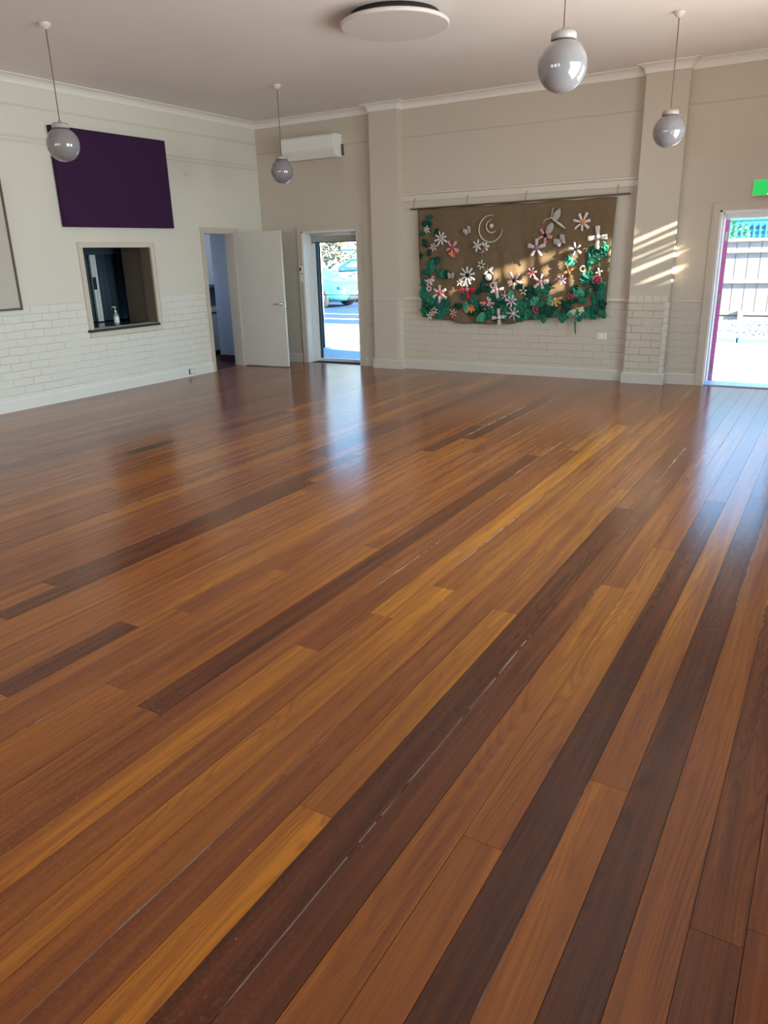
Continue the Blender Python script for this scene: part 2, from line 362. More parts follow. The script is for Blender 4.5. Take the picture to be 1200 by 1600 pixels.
# ------------------------------------------------------------------ room shell
# floor boards: seams every 0.1205 m, joints in each row
def build_floor():
    mb = MB(); mb.mat(MT['gap']); mb.mat(MT['floor']); mb.mat(MT['putty'])
    bm = mb.bm
    lt = bm.faces.layers.float.new('tone'); ls = bm.faces.layers.float.new('seed')
    mb.mi = 0; mb.box(XL-.15, XR+.05, YF, YB+.30, -0.08, -0.006)
    pitch_ = 0.1205; rr = random.Random(21)
    over = {0: [(1.536, .30), (99, .34)], 1: [(99, .62)], 2: [(5.2, .15), (99, .40)], 3: [(1.95, .74), (99, .62)], 4: [(5.0, .13), (99, .42)], 5: [(1.545, .72), (4.0, .68), (99, .5)],  # two dark rows lighten at the far end, floor reflection put into their tone
            6: [(3.4, .66), (99, .5)], 7: [(99, .30)], 8: [(4.6, .17), (99, .35)], 9: [(1.42, .84), (2.9, .74), (5.0, .58), (99, .5)], 10: [(99, .55)], 11: [(99, .66)],
            12: [(3.0, .76), (99, .56)], 13: [(2.6, .62), (7.0, .75), (99, .5)], 14: [(2.2, .75), (5.9, .45), (99, .6)], 15: [(3.1, .55), (6.5, .48), (99, .5)],
            16: [(1.55, .55), (5.6, .20), (99, .5)], 17: [(3.3, .62), (99, .5)], 19: [(2.8, .60), (99, .52)], 20: [(2.2, .58), (5.5, .52), (99, .45)], 26: [(1.75, .55), (4.2, .26), (99, .5)], 25: [(4, .6), (99, .45)], 24: [(3.2, .62), (99, .56)], 18: [(1.6, .7), (99, .55)], 21: [(1.35, .8), (1.99, .18), (6, .66)], 42: [(4.2, .5), (4.75, .08), (99, .5)],
            22: [(5.9, .6), (8.0, .2), (99, .5)], 27: [(2.1, .62), (5.0, .2), (99, .5)], -1: [(1.6, .5), (99, .5)], -2: [(99, .6)]}
    k = -3
    while True:
        x1 = 0.02 - pitch_*k; x0 = x1 - pitch_
        if x1 < XL: break
        if x0 > XR: k += 1; continue
        segs = []
        if k in over:
            y = YF
            for ye, t in over[k]: segs.append((y, min(ye, YB+.02), t)); y = ye
            if y < YB: segs.append((y, YB+.02, .5))
        else:
            y = YF
            while y < YB:
                L = rr.choice([1.2, 2.4, 3.1, 4.3, 5.2])*rr.uniform(.8, 1.2); q = rr.random()
                t = rr.uniform(.20, .34) if q < .10 else (rr.uniform(.62, .72) if q > .85 else rr.uniform(.44, .60))
                segs.append((y, min(y+L, YB+.02), t)); y += L
        for a, b, t in segs:
            if b <= a: continue
            g = 0.0008; tl = rr.uniform(-.00022, .00022); tz = rr.uniform(-.0002, .0002); sd = rr.random()
            xa, xb = max(x0+g, XL-.1), min(x1-g, XR)
            v = [bm.verts.new(p) for p in ((xa, a+g, tz+tl), (xb, a+g, tz-tl), (xb, b-g, tz-tl), (xa, b-g, tz+tl))]
            w = [bm.verts.new((p.co.x, p.co.y, -.006)) for p in v]
            mb.mi = 1
            fs = [mb.face(v)]
            for i in range(4): fs.append(mb.face([w[i], w[(i+1) % 4], v[(i+1) % 4], v[i]]))
            for f in fs:
                if f: f[lt] = t; f[ls] = sd
        k += 1
    # pale splintered seams
    def crack(x, ya, yb, wmax, seed, dens=1.0):
        q = random.Random(seed); mb.mi = 2; y = ya; prev = None; n = max(6, int((yb-ya)/.03))
        for i in range(n+1):
            y = ya + (yb-ya)*i/n
            w = wmax*(.25+.75*abs(noise.noise(Vector((y*5, seed, 0)))*1.6))*min(1, i/3, (n-i)/3+.05)
            c = x + .003*noise.noise(Vector((y*4, seed+9, 0)))
            cur = (bm.verts.new((c-w/2, y, .0009)), bm.verts.new((c+w/2, y, .0009)))
            if prev and q.random() < dens: mb.face([prev[0], prev[1], cur[1], cur[0]])
            prev = cur
    sm = lambda k: 0.02-pitch_*k
    for a in [(sm(8), .80, 1.62, .011, 1), (sm(8), 1.6, 2.75, .007, 2), (sm(4)+.001, 1.05, 1.95, .004, 3), (sm(23), 6.0, 7.55, .030, 4), (sm(22)+.02, 6.5, 8.6, .02, 5),
              (sm(11), .5, 1.9, .006, 6), (sm(15), 2.8, 4.6, .008, 7), (sm(33), 3.1, 5.2, .022, 8), (sm(35), 3.6, 5.0, .010, 9), (sm(13), 3.2, 4.7, .010, 10),
              (sm(19), 1.2, 2.3, .006, 11), (sm(8), 5.2, 6.4, .014, 12), (sm(16), 5.0, 6.2, .012, 13), (sm(2), 3.4, 5.2, .004, 14), (sm(1), 3.2, 6.5, .004, 15), (sm(28), 2.4, 4.3, .007, 16),
              (sm(6), 6.4, 7.6, .012, 17), (sm(29), 2.0, 2.8, .006, 18), (sm(47), 2.6, 4.1, .008, 19), (sm(7)-.002, 2.9, 3.4, .004, 20)]:
        crack(*a, dens=.85)
    o = mb.build('floor', None, kind=S, recalc=False)
    return o
build_floor()

DOORK = (8.26, 8.90, 0.0, 1.93)       # kitchen door opening (y0,y1)
HATCH = (6.20, 7.25, 0.79, 1.735)
GD = (-7.10, -6.11, 0.0, 1.925)       # glass door opening (x0,x1)
RD = (-1.32, -0.42, 0.0, 1.94)        # open exit door
WINS = (8.40, 9.24, 1.90, 3.22)       # high louvre window in the right wall near the corner
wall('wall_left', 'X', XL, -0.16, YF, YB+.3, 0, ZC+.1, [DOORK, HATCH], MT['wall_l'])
wall('wall_back', 'Y', YB, WT, XL-.16, XR+.3, 0, ZC+.1, [GD, RD], MT['wall_b'])
wall('wall_right', 'X', XR, WT, YF, YB+.3, 0, ZC+.1, [WINS]+[w for w in WIN_R], MT['wall_o'])
wall('wall_front', 'Y', YF, -WT, XL-.16, XR+.3, 0, ZC+.1, WIN_F, MT['wall_o'])
bx('ceiling', MT['ceil'], XL-.4, XR+.5, YF-.4, YB+.45, ZC, ZC+.15, kind=S)
# brick piers (pilasters) on the back wall
P1 = (-5.80, -5.37); P2 = (-2.215, -1.752); PD = 0.12
bx('wall_pier_left', MT['wall_p2'], P1[0], P1[1], YB-PD, YB+.01, 0, ZC, kind=S)
bx('wall_pier_right', MT['wall_p'], P2[0], P2[1], YB-PD, YB+.01, 0, ZC, kind=S)
# soldier course of bricks and toothed brick edges on the right pier
mb = MB(); x = P2[0]+.002
while x < P2[1]-.02:
    w = R.choice([.075, .10, .10]); mb.box(x, min(x+w-.010, P2[1]), YB-PD-.004, YB-PD+.01, .965, 1.035, bevel=.003); x += w
for i in range(10):
    z = .135+i*.083
    mb.box(P2[1]-.05, P2[1]+.006, YB-PD-.003, YB-.005, z+.004, z+.076, bevel=.003)
    
mb.build('trim_5', MT['trim'], kind=S)
mb = MB()
for i in range(10):
    z = .135+i*.083
    mb.box(P1[1]-.05, P1[1]+.005, YB-PD-.003, YB-.005, z+.004, z+.076, bevel=.003)
mb.build('trim_6', MT['trim'], kind=S)

# cornice: cove profile (d = distance from wall, z)
def cove(): 
    pts = [(0, ZC-.085), (.008, ZC-.085)]
    for i in range(7):
        a = PI/2*i/6; pts.append((.085-.075*math.cos(a)*1.0, ZC-.082+.072*math.sin(a)*1.0))
    pts += [(.085, ZC-.006), (.095, ZC-.006), (.095, ZC+.001), (0, ZC+.001)]
    return pts
CV = cove()
def path_sweep(name, prof, path, m, sides):
    """profile (distance out of the wall, z) swept round a plan path with mitred corners; sides = outward normals per segment"""
    mb = MB(); rings = []
    n = len(path)
    for i, p in enumerate(path):
        ns = []
        if i > 0: ns.append(Vector(sides[i-1]))
        if i < n-1: ns.append(Vector(sides[i]))
        d = ns[0] if len(ns) == 1 else (ns[0]+ns[1])
        rings.append([(p[0]+d[0]*o, p[1]+d[1]*o, z) for o, z in prof])
    mb.rings(rings, True, True, False, True)
    return mb.build(name, m, kind=S)
back = [(XL, YB), (P1[0], YB), (P1[0], YB-PD), (P1[1], YB-PD), (P1[1], YB), (P2[0], YB), (P2[0], YB-PD), (P2[1], YB-PD), (P2[1], YB), (XR, YB)]
bs = [(0,-1), (-1,0), (0,-1), (1,0), (0,-1), (-1,0), (0,-1), (1,0), (0,-1)]
path_sweep('trim_1', CV, [(XL, YF)] + back + [(XR, YF)], MT['cornice'], [(1,0)] + bs + [(-1,0)])
SKP = [(0, 0), (.020, 0), (.020, .115), (.012, .130), (0, .132)]
# skirting boards, broken at the doors
path_sweep('baseboard_left', SKP, [(XL, YF), (XL, DOORK[0]-.06)], MT['skirt_l'], [(1,0)])
path_sweep('baseboard_corner', SKP, [(XL, 9.06), (XL, YB), (GD[0]-.09, YB)], MT['skirt'], [(1,0), (0,-1)])
path_sweep('baseboard_back', SKP, [(GD[1]+.07, YB)] + back[1:9] + [(RD[0]-.075, YB)], MT['skirt'], [(0,-1)] + bs[1:8] + [(0,-1)])
# dado moulding on the back wall, only between and beside the piers
DP = [(0, .955), (.016, .955), (.018, .965), (.012, .978), (.012, 1.000), (.018, 1.008), (.010, 1.018), (0, 1.02)]
path_sweep('trim_2', DP, [(P1[1], YB), (P2[0], YB)], MT['trim'], [(0,-1)])
DP2 = [(0, .962), (.008, .962), (.008, .972), (0, .974)]
path_sweep('trim_3', DP2, [(P2[1], YB), (RD[0]-.075, YB)], MT['trim'], [(0,-1)])
path_sweep('trim_4', DP2, [(GD[1]+.07, YB), (P1[0], YB), (P1[0], YB-PD), (P1[1], YB-PD)], MT['trim'], [(0,-1), (-1,0), (0,-1)])
# picture rail between the piers with a ledge on top
RP = [(0, 2.245), (.018, 2.245), (.018, 2.315), (.034, 2.325), (.034, 2.345), (0, 2.35)]
path_sweep('trim_7', RP, [(P1[1], YB), (P2[0], YB)], MT['trim'], [(0,-1)])

# ------------------------------------------------------------------ door and window casings
def casing(name, axis, wallpos, out, u0, u1, z1, w, t, m, z0=0.0, sill=False):
    """flat architrave round an opening, mitre look by a raised inner bead"""
    mb = MB()
    def B(a, b, c, d, th):
        if axis == 'X': mb.box(wallpos, wallpos+out*th, a, b, c, d)
        else: mb.box(a, b, wallpos, wallpos+out*th, c, d)
    B(u0-w, u0, z0, z1+w, t); B(u1, u1+w, z0, z1+w, t); B(u0, u1, z1, z1+w, t)
    B(u0-w-.008, u0-w+.006, z0, z1+w+.008, t*1.4); B(u1+w-.006, u1+w+.008, z0, z1+w+.008, t*1.4); B(u0-w, u1+w, z1+w-.006, z1+w+.008, t*1.4)
    if sill: B(u0-w, u1+w, z0-w-.030, z0, t); B(u0-w-.008, u1+w+.008, z0-w-.038, z0-w-.026, t*1.5)
    return mb.build(name, m, kind=S)
casing('trim_8', 'X', XL, 1, DOORK[0], DOORK[1]+.0, DOORK[3], .055, .018, MT['casing'])
casing('trim_9', 'Y', YB, -1, GD[0], GD[1], GD[3], .062, .020, MT['casing'])
casing('trim_10', 'Y', YB, -1, RD[0], RD[1], RD[3], .072, .020, MT['casing'])
casing('window_1', 'X', XL, 1, HATCH[0], HATCH[1], HATCH[3], .055, .022, MT['trim'], HATCH[2]-.0, True)

# jamb linings of the two outer doors (deep reveals)
def lining(name, o, y0, y1, m, step):
    mb = MB(); a, b, _, h = o
    mb.box(a-.001, a+.022, y0, y1, 0, h); mb.box(b-.022, b+.001, y0, y1, 0, h); mb.box(a, b, y0, y1, h-.022, h+.001)
    mb.box(a+.022, a+.036, y0+step, y0+step+.03, 0, h-.022); mb.box(b-.036, b-.022, y0+step, y0+step+.03, 0, h-.022); mb.box(a+.02, b-.02, y0+step, y0+step+.03, h-.036, h-.02)
    return mb.build(name, m, kind=S)
lining('trim_11', GD, YB-.012, YB+.29, MT['jamb'], .13)
lining('trim_12', RD, YB-.012, YB+.30, MT['jamb'], .10)
# head steps above the exit door
bx('trim_13', MT['jamb'], RD[0]+.02, RD[1]-.02, YB+.20, YB+.30, 1.855, 1.93, kind=S)
MT['sill'] = simple('door_sill', (0.40, 0.52, 0.66), .4)
bx('trim_14', MT['sill'], RD[0]+.02, RD[1]-.02, YB+.02, YB+.33, -.02, .012, kind=S)

# ---- glass door: white aluminium frame, dark seal, pane with rail
g = empty('glass_door', ((GD[0]+GD[1])/2, YB+.26, 0), 'white framed glass exit door looking onto the parked cars', 'door')
def L(o, *a, **k):
    mb = MB(); x0, x1, y0, y1, z0, z1 = a; p = o.location
    mb.box(x0-p.x, x1-p.x, y0-p.y, y1-p.y, z0-p.z, z1-p.z, bevel=k.get('bevel', 0)); return mb
gx0, gx1, gy = GD[0]+.022, GD[1]-.022, YB+.26
mb = MB(); p = g.location
for a in ((gx0, gx0+.045, 0, 1.90), (gx1-.03, gx1, 0, 1.90)): mb.box(a[0]-p.x, a[1]-p.x, -.025, .025, a[2], a[3], bevel=.003)
mb.box(gx0-p.x, gx1-p.x, -.03, .035, 0, .045, bevel=.003); mb.box(gx0-p.x, gx1-p.x, -.025, .025, 1.86, 1.90, bevel=.003)
mb.build('door_frame', MT['alum'], g)
mb = MB(); mb.box(gx0+.045-p.x, gx0+.075-p.x, -.018, .018, .045, 1.86); mb.build('stile', MT['seal'], g)
mb = MB(); mb.box(gx0+.075-p.x, gx1-.03-p.x, -.004, .004, .045, 1.86); mb.build('glass_pane', MT['glass'], g)
mb = MB(); mb.box(gx0+.075-p.x, gx1-.03-p.x, -.012, -.004, 1.003, 1.013); mb.build('rail', MT['teal'], g)
b = empty('roller_blind', ((GD[0]+GD[1])/2, YB+.17, 1.90), 'short rolled up olive grey blind at the top of the glass door', 'blind')
mb = MB(); w = (GD[1]-GD[0])/2-.03
mb.tube([(-w, 0, -.025), (w, 0, -.025)], .020, 14); mb.build('roll', MT['jamb'], b)
mb = MB(); mb.box(-w+.02, w-.02, .015, .019, -.125, -.02); mb.build('fabric', MT['blind'], b)
mb = MB(); mb.box(-w+.02, w-.02, .010, .022, -.137, -.123, bevel=.003); mb.build('bottom_bar', MT['seal'], b)
# wall control beside the glass door
c = empty('wall_switch', (-7.135, YB-.022, 1.27), 'small white switch plates stacked on the glass door casing', 'switch')
mb = MB(); mb.box(-.03, .03, -.012, 0, .07, .17, bevel=.004); mb.build('plate', MT['white'], c)
mb = MB(); mb.box(-.014, .012, -.016, -.012, .10, .15); mb.build('display', MT['black'], c)
mb = MB(); mb.box(-.025, .025, -.014, 0, -.06, .05, bevel=.004); mb.build('intercom', MT['white'], c)

# ---- exit door leaf folded outwards, only its magenta edge shows
d = empty('door', (RD[0]+.045, YB+.325, 0), 'exit door opened outwards with its magenta edge facing the hall', 'door', rz=PI/2+.155)
MB().box(0, .84, -.024, .024, .015, 1.86).build('door_leaf', MT['jamb'], d)
MB().box(-.004, 0, -.024, .024, .015, 1.86).build('door_edge', MT['magenta'], d)
for z_ in (.12, .93, 1.62): MB().box(-.008, -.003, -.014, .014, z_, z_+.10).build('hinge', MT['chrome'], d)

# ---- kitchen door leaf, open into the hall
ang = math.atan2(.055, .79)
d = empty('door', (XL+.01, 8.925, 0), 'beige flush door standing open into the hall from the kitchen doorway', 'door', rz=ang)
MB().box(.0, .80, -.02, .02, .012, 1.935, bevel=.002).build('door_leaf', MT['door'], d)
mb = MB()
mb.lathe([(.024, 0), (.024, .006), (.012, .009), (.009, .045)], (.735, -.02, .925), 20, Matrix.Rotation(PI/2, 4, 'X'))
mb.tube([(.735, -.060, .925), (.70, -.062, .925), (.64, -.058, .922), (.615, -.050, .920)], [.009, .009, .008, .006], 10)
mb.build('door_handle', MT['chrome'], d)
mb = MB(); mb.box(.800, .803, -.012, .012, .86, .99); mb.build('latch_plate', MT['chrome'], d)
for z in (.2, 1.7):
    MB().tube([(-.004, .0, z), (-.004, .0, z+.09)], .007, 10).build('hinge', MT['chrome'], d)
bx('bracket', MT['rose'], XL+.018, XL+.045, 8.95, 9.01, 1.93, 1.995, label='small grey block fixed at the top corner of the kitchen doorway', cat='bracket', bevel=.004)
# kitchen door lining
mb = MB(); mb.box(XL-.17, XL+.005, DOORK[0]-.001, DOORK[0]+.015, 0, DOORK[3]); mb.box(XL-.17, XL+.005, DOORK[1]-.015, DOORK[1]+.001, 0, DOORK[3]); mb.box(XL-.17, XL+.005, DOORK[0], DOORK[1], DOORK[3]-.015, DOORK[3])
mb.build('trim_15', MT['casing'], kind=S)

# ------------------------------------------------------------------ kitchen beyond the door
KX, KY0, KY1, KZ = -10.0, 8.10, 11.2, 2.6
bx('floor_kitchen', MT['kfloor'], KX, XL-.15, KY0, KY1, -.08, -.004, kind=S)
bx('ceiling_kitchen', MT['ceil'], KX-.1, XL-.16, KY0-.1, KY1+.1, KZ, KZ+.1, kind=S)
wall('wall_kitchen_far', 'X', KX, -.12, KY0, KY1, 0, KZ, [(8.2, 8.9, .95, 2.1)], MT['kwhite'])
bx('wall_kitchen_end', MT['kwhite'], KX, XL-.16, KY1, KY1+.12, 0, KZ, kind=S)
bx('wall_kitchen_side', MT['kwhite'], KX, XL-.16, KY0-.10, KY0, 0, KZ, kind=S)
bx('wall_kitchen_outer', MT['kwhite'], XL-.55, XL-.16, YB+.3, KY1+.1, 0, KZ, kind=S)
KW = wall_mat('kitchen_painted_brick', 'X', 3.0, .5, (0.46, 0.48, 0.53), (), .2, .008)
bx('wall_kitchen_nib', KW, -8.66, XL-.16, 9.25, 9.37, 0, KZ, kind=S)
bx('baseboard_kitchen', MT['maroon'], -8.67, XL-.16, 9.235, 9.25, 0, .095, kind=S)
k = empty('base_cabinet', (-9.55, 10.0, 0), 'white kitchen base cabinet with a pale bench top seen through the kitchen doorway', 'cabinet')
MB().box(-.28, .28, -.95, 1.1, .07, .70).build('body', MT['kcab'], k)
MB().box(-.28, .24, -.95, 1.1, 0, .07).build('kickboard', MT['black'], k)
for y in (-.93, -.44, .05, .54):
    dd = MB().box(.28, .298, y, y+.48, .08, .685, bevel=.003).build('cabinet_door', MT['kcab'], k)
    MB().tube([(.305, y+.05, .64), (.315, y+.10, .64), (.305, y+.15, .64)], .005, 8).build('handle', MT['chrome'], dd)
MB().box(-.29, .31, -.96, 1.1, .70, .722).build('bench_edge', MT['kblue'], k)
MB().box(-.30, .315, -.97, 1.1, .722, .775, bevel=.004).build('bench_top', MT['kcab'], k)
MB().box(-9.885, -9.87, 8.95, 11.1, .775, 1.12).build('splashback', MT['kblue'], label='blue splashback above the kitchen bench', cat='splashback')
k = empty('wall_cabinet', (-9.70, 10.2, 1.16), 'white kitchen wall cabinet with a dark underside above the blue splashback', 'cabinet')
MB().box(-.17, .17, -1.1, .9, 0, 1.25).build('body', MT['kcab'], k)
for y in (-1.09, -.43, .23):
    dd = MB().box(.17, .186, y, y+.65, .0, 1.24, bevel=.003).build('cabinet_door', MT['kcab'], k)
    MB().box(.186, .20, y+.60, y+.615, .35, .45).build('handle', MT['chrome'], dd)
MB().box(-.17, .20, -1.1, .9, -.045, 0).build('light_rail', MT['kblue'], k)
fill_lamp('kitchen_fill', (KX-.05, 8.55, 1.5), (1, .5, -.1), 1.1, 1.1, 5, (.80, .88, 1.0))
fill_lamp('kitchen_fill', (XL-.56, 10.3, 1.6), (-1, 0, -.1), 1.0, 1.0, 8, (.78, .88, 1.0))  # added lamp for the cabinet fronts, no window in this wall

# ------------------------------------------------------------------ hatch alcove
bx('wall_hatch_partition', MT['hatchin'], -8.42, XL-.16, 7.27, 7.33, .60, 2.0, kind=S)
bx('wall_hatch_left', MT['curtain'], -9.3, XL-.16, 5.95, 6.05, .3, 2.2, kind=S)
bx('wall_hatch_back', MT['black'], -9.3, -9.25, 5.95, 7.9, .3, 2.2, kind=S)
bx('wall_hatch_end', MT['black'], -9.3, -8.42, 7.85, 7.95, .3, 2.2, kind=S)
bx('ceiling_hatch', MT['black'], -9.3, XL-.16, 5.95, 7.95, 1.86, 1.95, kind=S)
bx('trim_16', MT['trim'], XL-.17, XL+.002, HATCH[0]-.001, HATCH[0]+.012, HATCH[2], HATCH[3], kind=S)
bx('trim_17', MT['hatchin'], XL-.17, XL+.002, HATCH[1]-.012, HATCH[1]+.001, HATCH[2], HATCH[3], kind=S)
mb = MB(); mb.box(-9.2, XL+.035, 6.12, 7.26, .755, .788, bevel=.006)
mb.build('hatch_counter', MT['counter'], label='dark green serving counter at the bottom of the wall hatch', cat='counter')
# pleated navy curtain and its pelmet
mb = MB(); N = 60; top = []; bot = []
for i in range(N+1):
    t = i/N; y = 7.10 + .56*t; off = .030*math.sin(t*2*PI*4.0) + .006*math.sin(t*41)
    top.append((-8.82+off*.7, y, 1.67)); bot.append((-8.80+off, y-.02*t, .80))
vt = [mb.bm.verts.new(p) for p in top]; vb = [mb.bm.verts.new(p) for p in bot]
for i in range(N): mb.face([vb[i], vb[i+1], vt[i+1], vt[i]], True)
cu = empty('curtain', (0, 0, 0), 'pleated dark navy curtain hanging behind the wall hatch', 'curtain')
o = mb.build('drape', MT['curtain'], cu); sm_ = o.modifiers.new('t', 'SOLIDIFY'); sm_.thickness = .008
MB().box(-8.86, -8.72, 6.3, 7.72, 1.67, 1.80).build('pelmet', MT['curtain'], cu)
bx('window_2', MT['curtain'], -8.86, -8.80, 6.2, 7.02, .80, 1.68, kind=S)
wf = empty('window_frame', (-8.755, 7.055, .80), 'white vertical window frame with a dark latch behind the wall hatch', 'window frame')
MB().box(-.02, .02, -.048, -.012, 0, .865, bevel=.003).build('stile', MT['alum'], wf)
MB().box(-.02, .02, .005, .040, 0, .865, bevel=.003).build('stile', MT['alum'], wf)
MB().box(-.012, .012, -.014, .006, 0, .865).build('channel', MT['rose'], wf)
MB().box(.02, .04, -.05, -.01, .42, .58, bevel=.006).build('latch', MT['black'], wf)
# pump bottle
pb = empty('pump_bottle', (-8.12, 6.79, .788), 'clear hand sanitiser pump bottle with a pale label on the hatch counter', 'bottle')
MT['clearp'] = simple('clear_plastic', (0.35, 0.38, 0.38), .1, spec=.8)
MB().lathe([(.030, 0), (.036, .006), (.036, .115), (.030, .135), (.014, .150), (.014, .158)], seg=28).build('body', MT['clearp'], pb)
MB().lathe([(.0368, .03), (.0368, .105)], seg=28, cap0=False, cap1=False).build('label', MT['white'], pb)
mb = MB(); mb.lathe([(.016, .156), (.016, .176), (.010, .182), (.006, .186), (.006, .215), (.012, .218), (.012, .232)], seg=20)
mb.tube([(0, 0, .226), (0, -.03, .230), (0, -.052, .220)], [.008, .006, .004], 10); mb.build('pump', MT['white'], pb)

# ------------------------------------------------------------------ things on the left wall
t = empty('acoustic_panel', (XL+.03, 6.82, 2.49), 'large dark purple felt panel high on the left wall above the hatch', 'panel')
mb = MB(); mb.box(-.02, .035, -.845, .845, -.525, .525, bevel=.006)
mb.build('face', MT['purple'], t)
t.rotation_euler = (0.006, 0, 0)
t = empty('pin_board', (XL, 4.45, 1.75), 'cream board with a thin dark edge cut off by the left side of the picture', 'board')
MB().box(.0, .022, -.83, .815, -.64, .66).build('panel', MT['board'], t)
mb = MB(); mb.box(0, .034, .815, .838, -.665, .685); mb.box(0, .034, -.85, -.83, -.665, .685); mb.box(0, .034, -.83, .815, -.662, -.64); mb.box(0, .034, -.83, .815, .66, .685)
mb.build('frame', MT['brown'], t)
t = empty('power_outlet', (XL+.02, 7.755, .068), 'small power outlet with a dark surround in the left skirting board', 'outlet')
MB().box(0, .006, -.062, .062, -.036, .036, bevel=.002).build('surround', MT['black'], t)
mb = MB(); mb.box(.006, .014, -.045, .058, -.030, .032, bevel=.002); mb.build('plate', MT['white'], t)
for y in (-.02, .03): MB().box(.014, .016, y-.012, y+.012, -.008, .012).build('socket', MT['rose'], t)
t = empty('power_outlet', (-2.535, YB, .54), 'white double power outlet low on the back wall below the wall hanging', 'outlet')
MB().box(-.058, .058, -.010, 0, -.036, .036, bevel=.002).build('plate', MT['white'], t)
for x in (-.03, .03): MB().box(x-.013, x+.013, -.012, -.010, -.012, .012).build('socket', MT['rose'], t)
mb = MB(); mb.box(XL, XL+.02, 8.035, 8.06, 2.64, 2.69, bevel=.004); mb.tube([(XL+.02, 8.047, 2.66), (XL+.04, 8.047, 2.65), (XL+.045, 8.047, 2.67)], .004, 8)
mb.build('wall_hook', MT['rose'], label='tiny pale hook on the left wall right of the purple panel', cat='hook')

# ------------------------------------------------------------------ air conditioner
t = empty('air_conditioner', (-6.77, YB, 2.875), 'white split system air conditioner high on the back wall near the corner', 'air conditioner')
prof = [(-.0, 0), (-.13, 0), (-.205, .085), (-.215, .10), (-.215, .262), (-.195, .285), (0, .29)]
mb = MB(); mb.prism(prof, 'X', -.455, .455)
o = mb.build('casing', MT['ac'], t); bv = o.modifiers.new('b', 'BEVEL'); bv.width = .006; bv.segments = 2
MB().box(-.45, .45, -.218, -.214, .098, .101).build('panel_seam', MT['rose'], t)
M_ = Matrix.Translation((0, -.168, .040)) @ Matrix.Rotation(math.radians(-49), 4, 'X')
MB().box(-.43, .43, -.048, .048, -.004, .002, M=M_).build('louvre', MT['white'], t)
MB().box(-.40, .40, -.118, -.02, -.004, .001).build('vent_slot', MT['rose'], t)
MB().box(.456, .478, -.03, 0, .02, .16).build('bracket', MT['brown'], t)

# ------------------------------------------------------------------ exit sign
MT['exitg'] = simple('exit_green', (0.0, 0.45, 0.08), .4)
n = MT['exitg'].node_tree; n.nodes['Principled BSDF'].inputs['Emission Color'].default_value = (0.0, .75, .10, 1); n.nodes['Principled BSDF'].inputs['Emission Strength'].default_value = .55
MT['exitw'] = simple('exit_white', (0.7, 0.8, 0.8), .4)
n = MT['exitw'].node_tree; n.nodes['Principled BSDF'].inputs['Emission Color'].default_value = (.75, 1, .95, 1); n.nodes['Principled BSDF'].inputs['Emission Strength'].default_value = 1.0
t = empty('exit_sign', (-.83, YB, 2.146), 'green illuminated exit sign with a white running figure above the open exit door', 'sign')
MB().box(-.19, .19, -.045, 0, -.08, .08, bevel=.004).build('housing', MT['white'], t)
MB().box(-.184, .184, -.048, -.045, -.073, .073).build('green_face', MT['exitg'], t)
# running figure leaving through a doorway
mb = MB(); y0, y1 = -.051, -.048
def seg(ax, az, bx_, bz, w):
    d = Vector((bx_-ax, bz-az)); nrm = Vector((-d.y, d.x)).normalized()*w/2
    mb.prism([(ax+nrm.x, az+nrm.y), (ax-nrm.x, az-nrm.y), (bx_-nrm.x, bz-nrm.y), (bx_+nrm.x, bz+nrm.y)], 'Y', y0, y1)
cx = .015
mb.prism([(cx+.012+.011*math.cos(a*PI/8), .048+.011*math.sin(a*PI/8)) for a in range(16)], 'Y', y0, y1)
seg(cx+.004, .034, cx-.012, -.008, .020); seg(cx+.004, .028, cx+.028, .012, .008); seg(cx+.028, .012, cx+.040, .022, .007)
seg(cx+.0, .030, cx-.024, .024, .008); seg(cx-.024, .024, cx-.034, .008, .007)
seg(cx-.010, -.006, cx+.016, -.022, .011); seg(cx+.016, -.022, cx+.012, -.052, .010); seg(cx-.012, -.008, cx-.026, -.034, .011); seg(cx-.026, -.034, cx-.052, -.040, .010)
seg(cx-.06, -.066, cx+.02, -.060, .010)
mb.build('running_figure', MT['exitw'], t)
mb = MB(); mb.box(.085, .170, y0, y1, -.065, .06); mb.build('doorway_mark', MT['exitw'], t)
mb = MB(); mb.prism([(.10, 0), (.13, .025), (.13, .008), (.155, .008), (.155, -.008), (.13, -.008), (.13, -.025)], 'Y', y0-.002, y0); mb.build('arrow', MT['exitg'], t)

# ------------------------------------------------------------------ ceiling disc and pendants
t = empty('ceiling_panel', (-3.57, 6.27, ZC), 'round white acoustic panel hanging just under the ceiling', 'ceiling panel')
mb = MB(); mb.lathe([(.445, -.088), (.455, -.082), (.455, -.062), (.448, -.056)], seg=80); mb.build('disc', MT['disc'], t)
for a in (.6, 2.7, 4.8):
    MB().tube([(.33*math.cos(a), .33*math.sin(a), -.058), (.33*math.cos(a), .33*math.sin(a), .0)], .006, 8).build('standoff', MT['rose'], t)
MB().lathe([(.375, -.056), (.375, 0)], seg=60).build('shadow_gap_ring', MT['black'], t)  # black ring stands in for the shadow gap above the disc

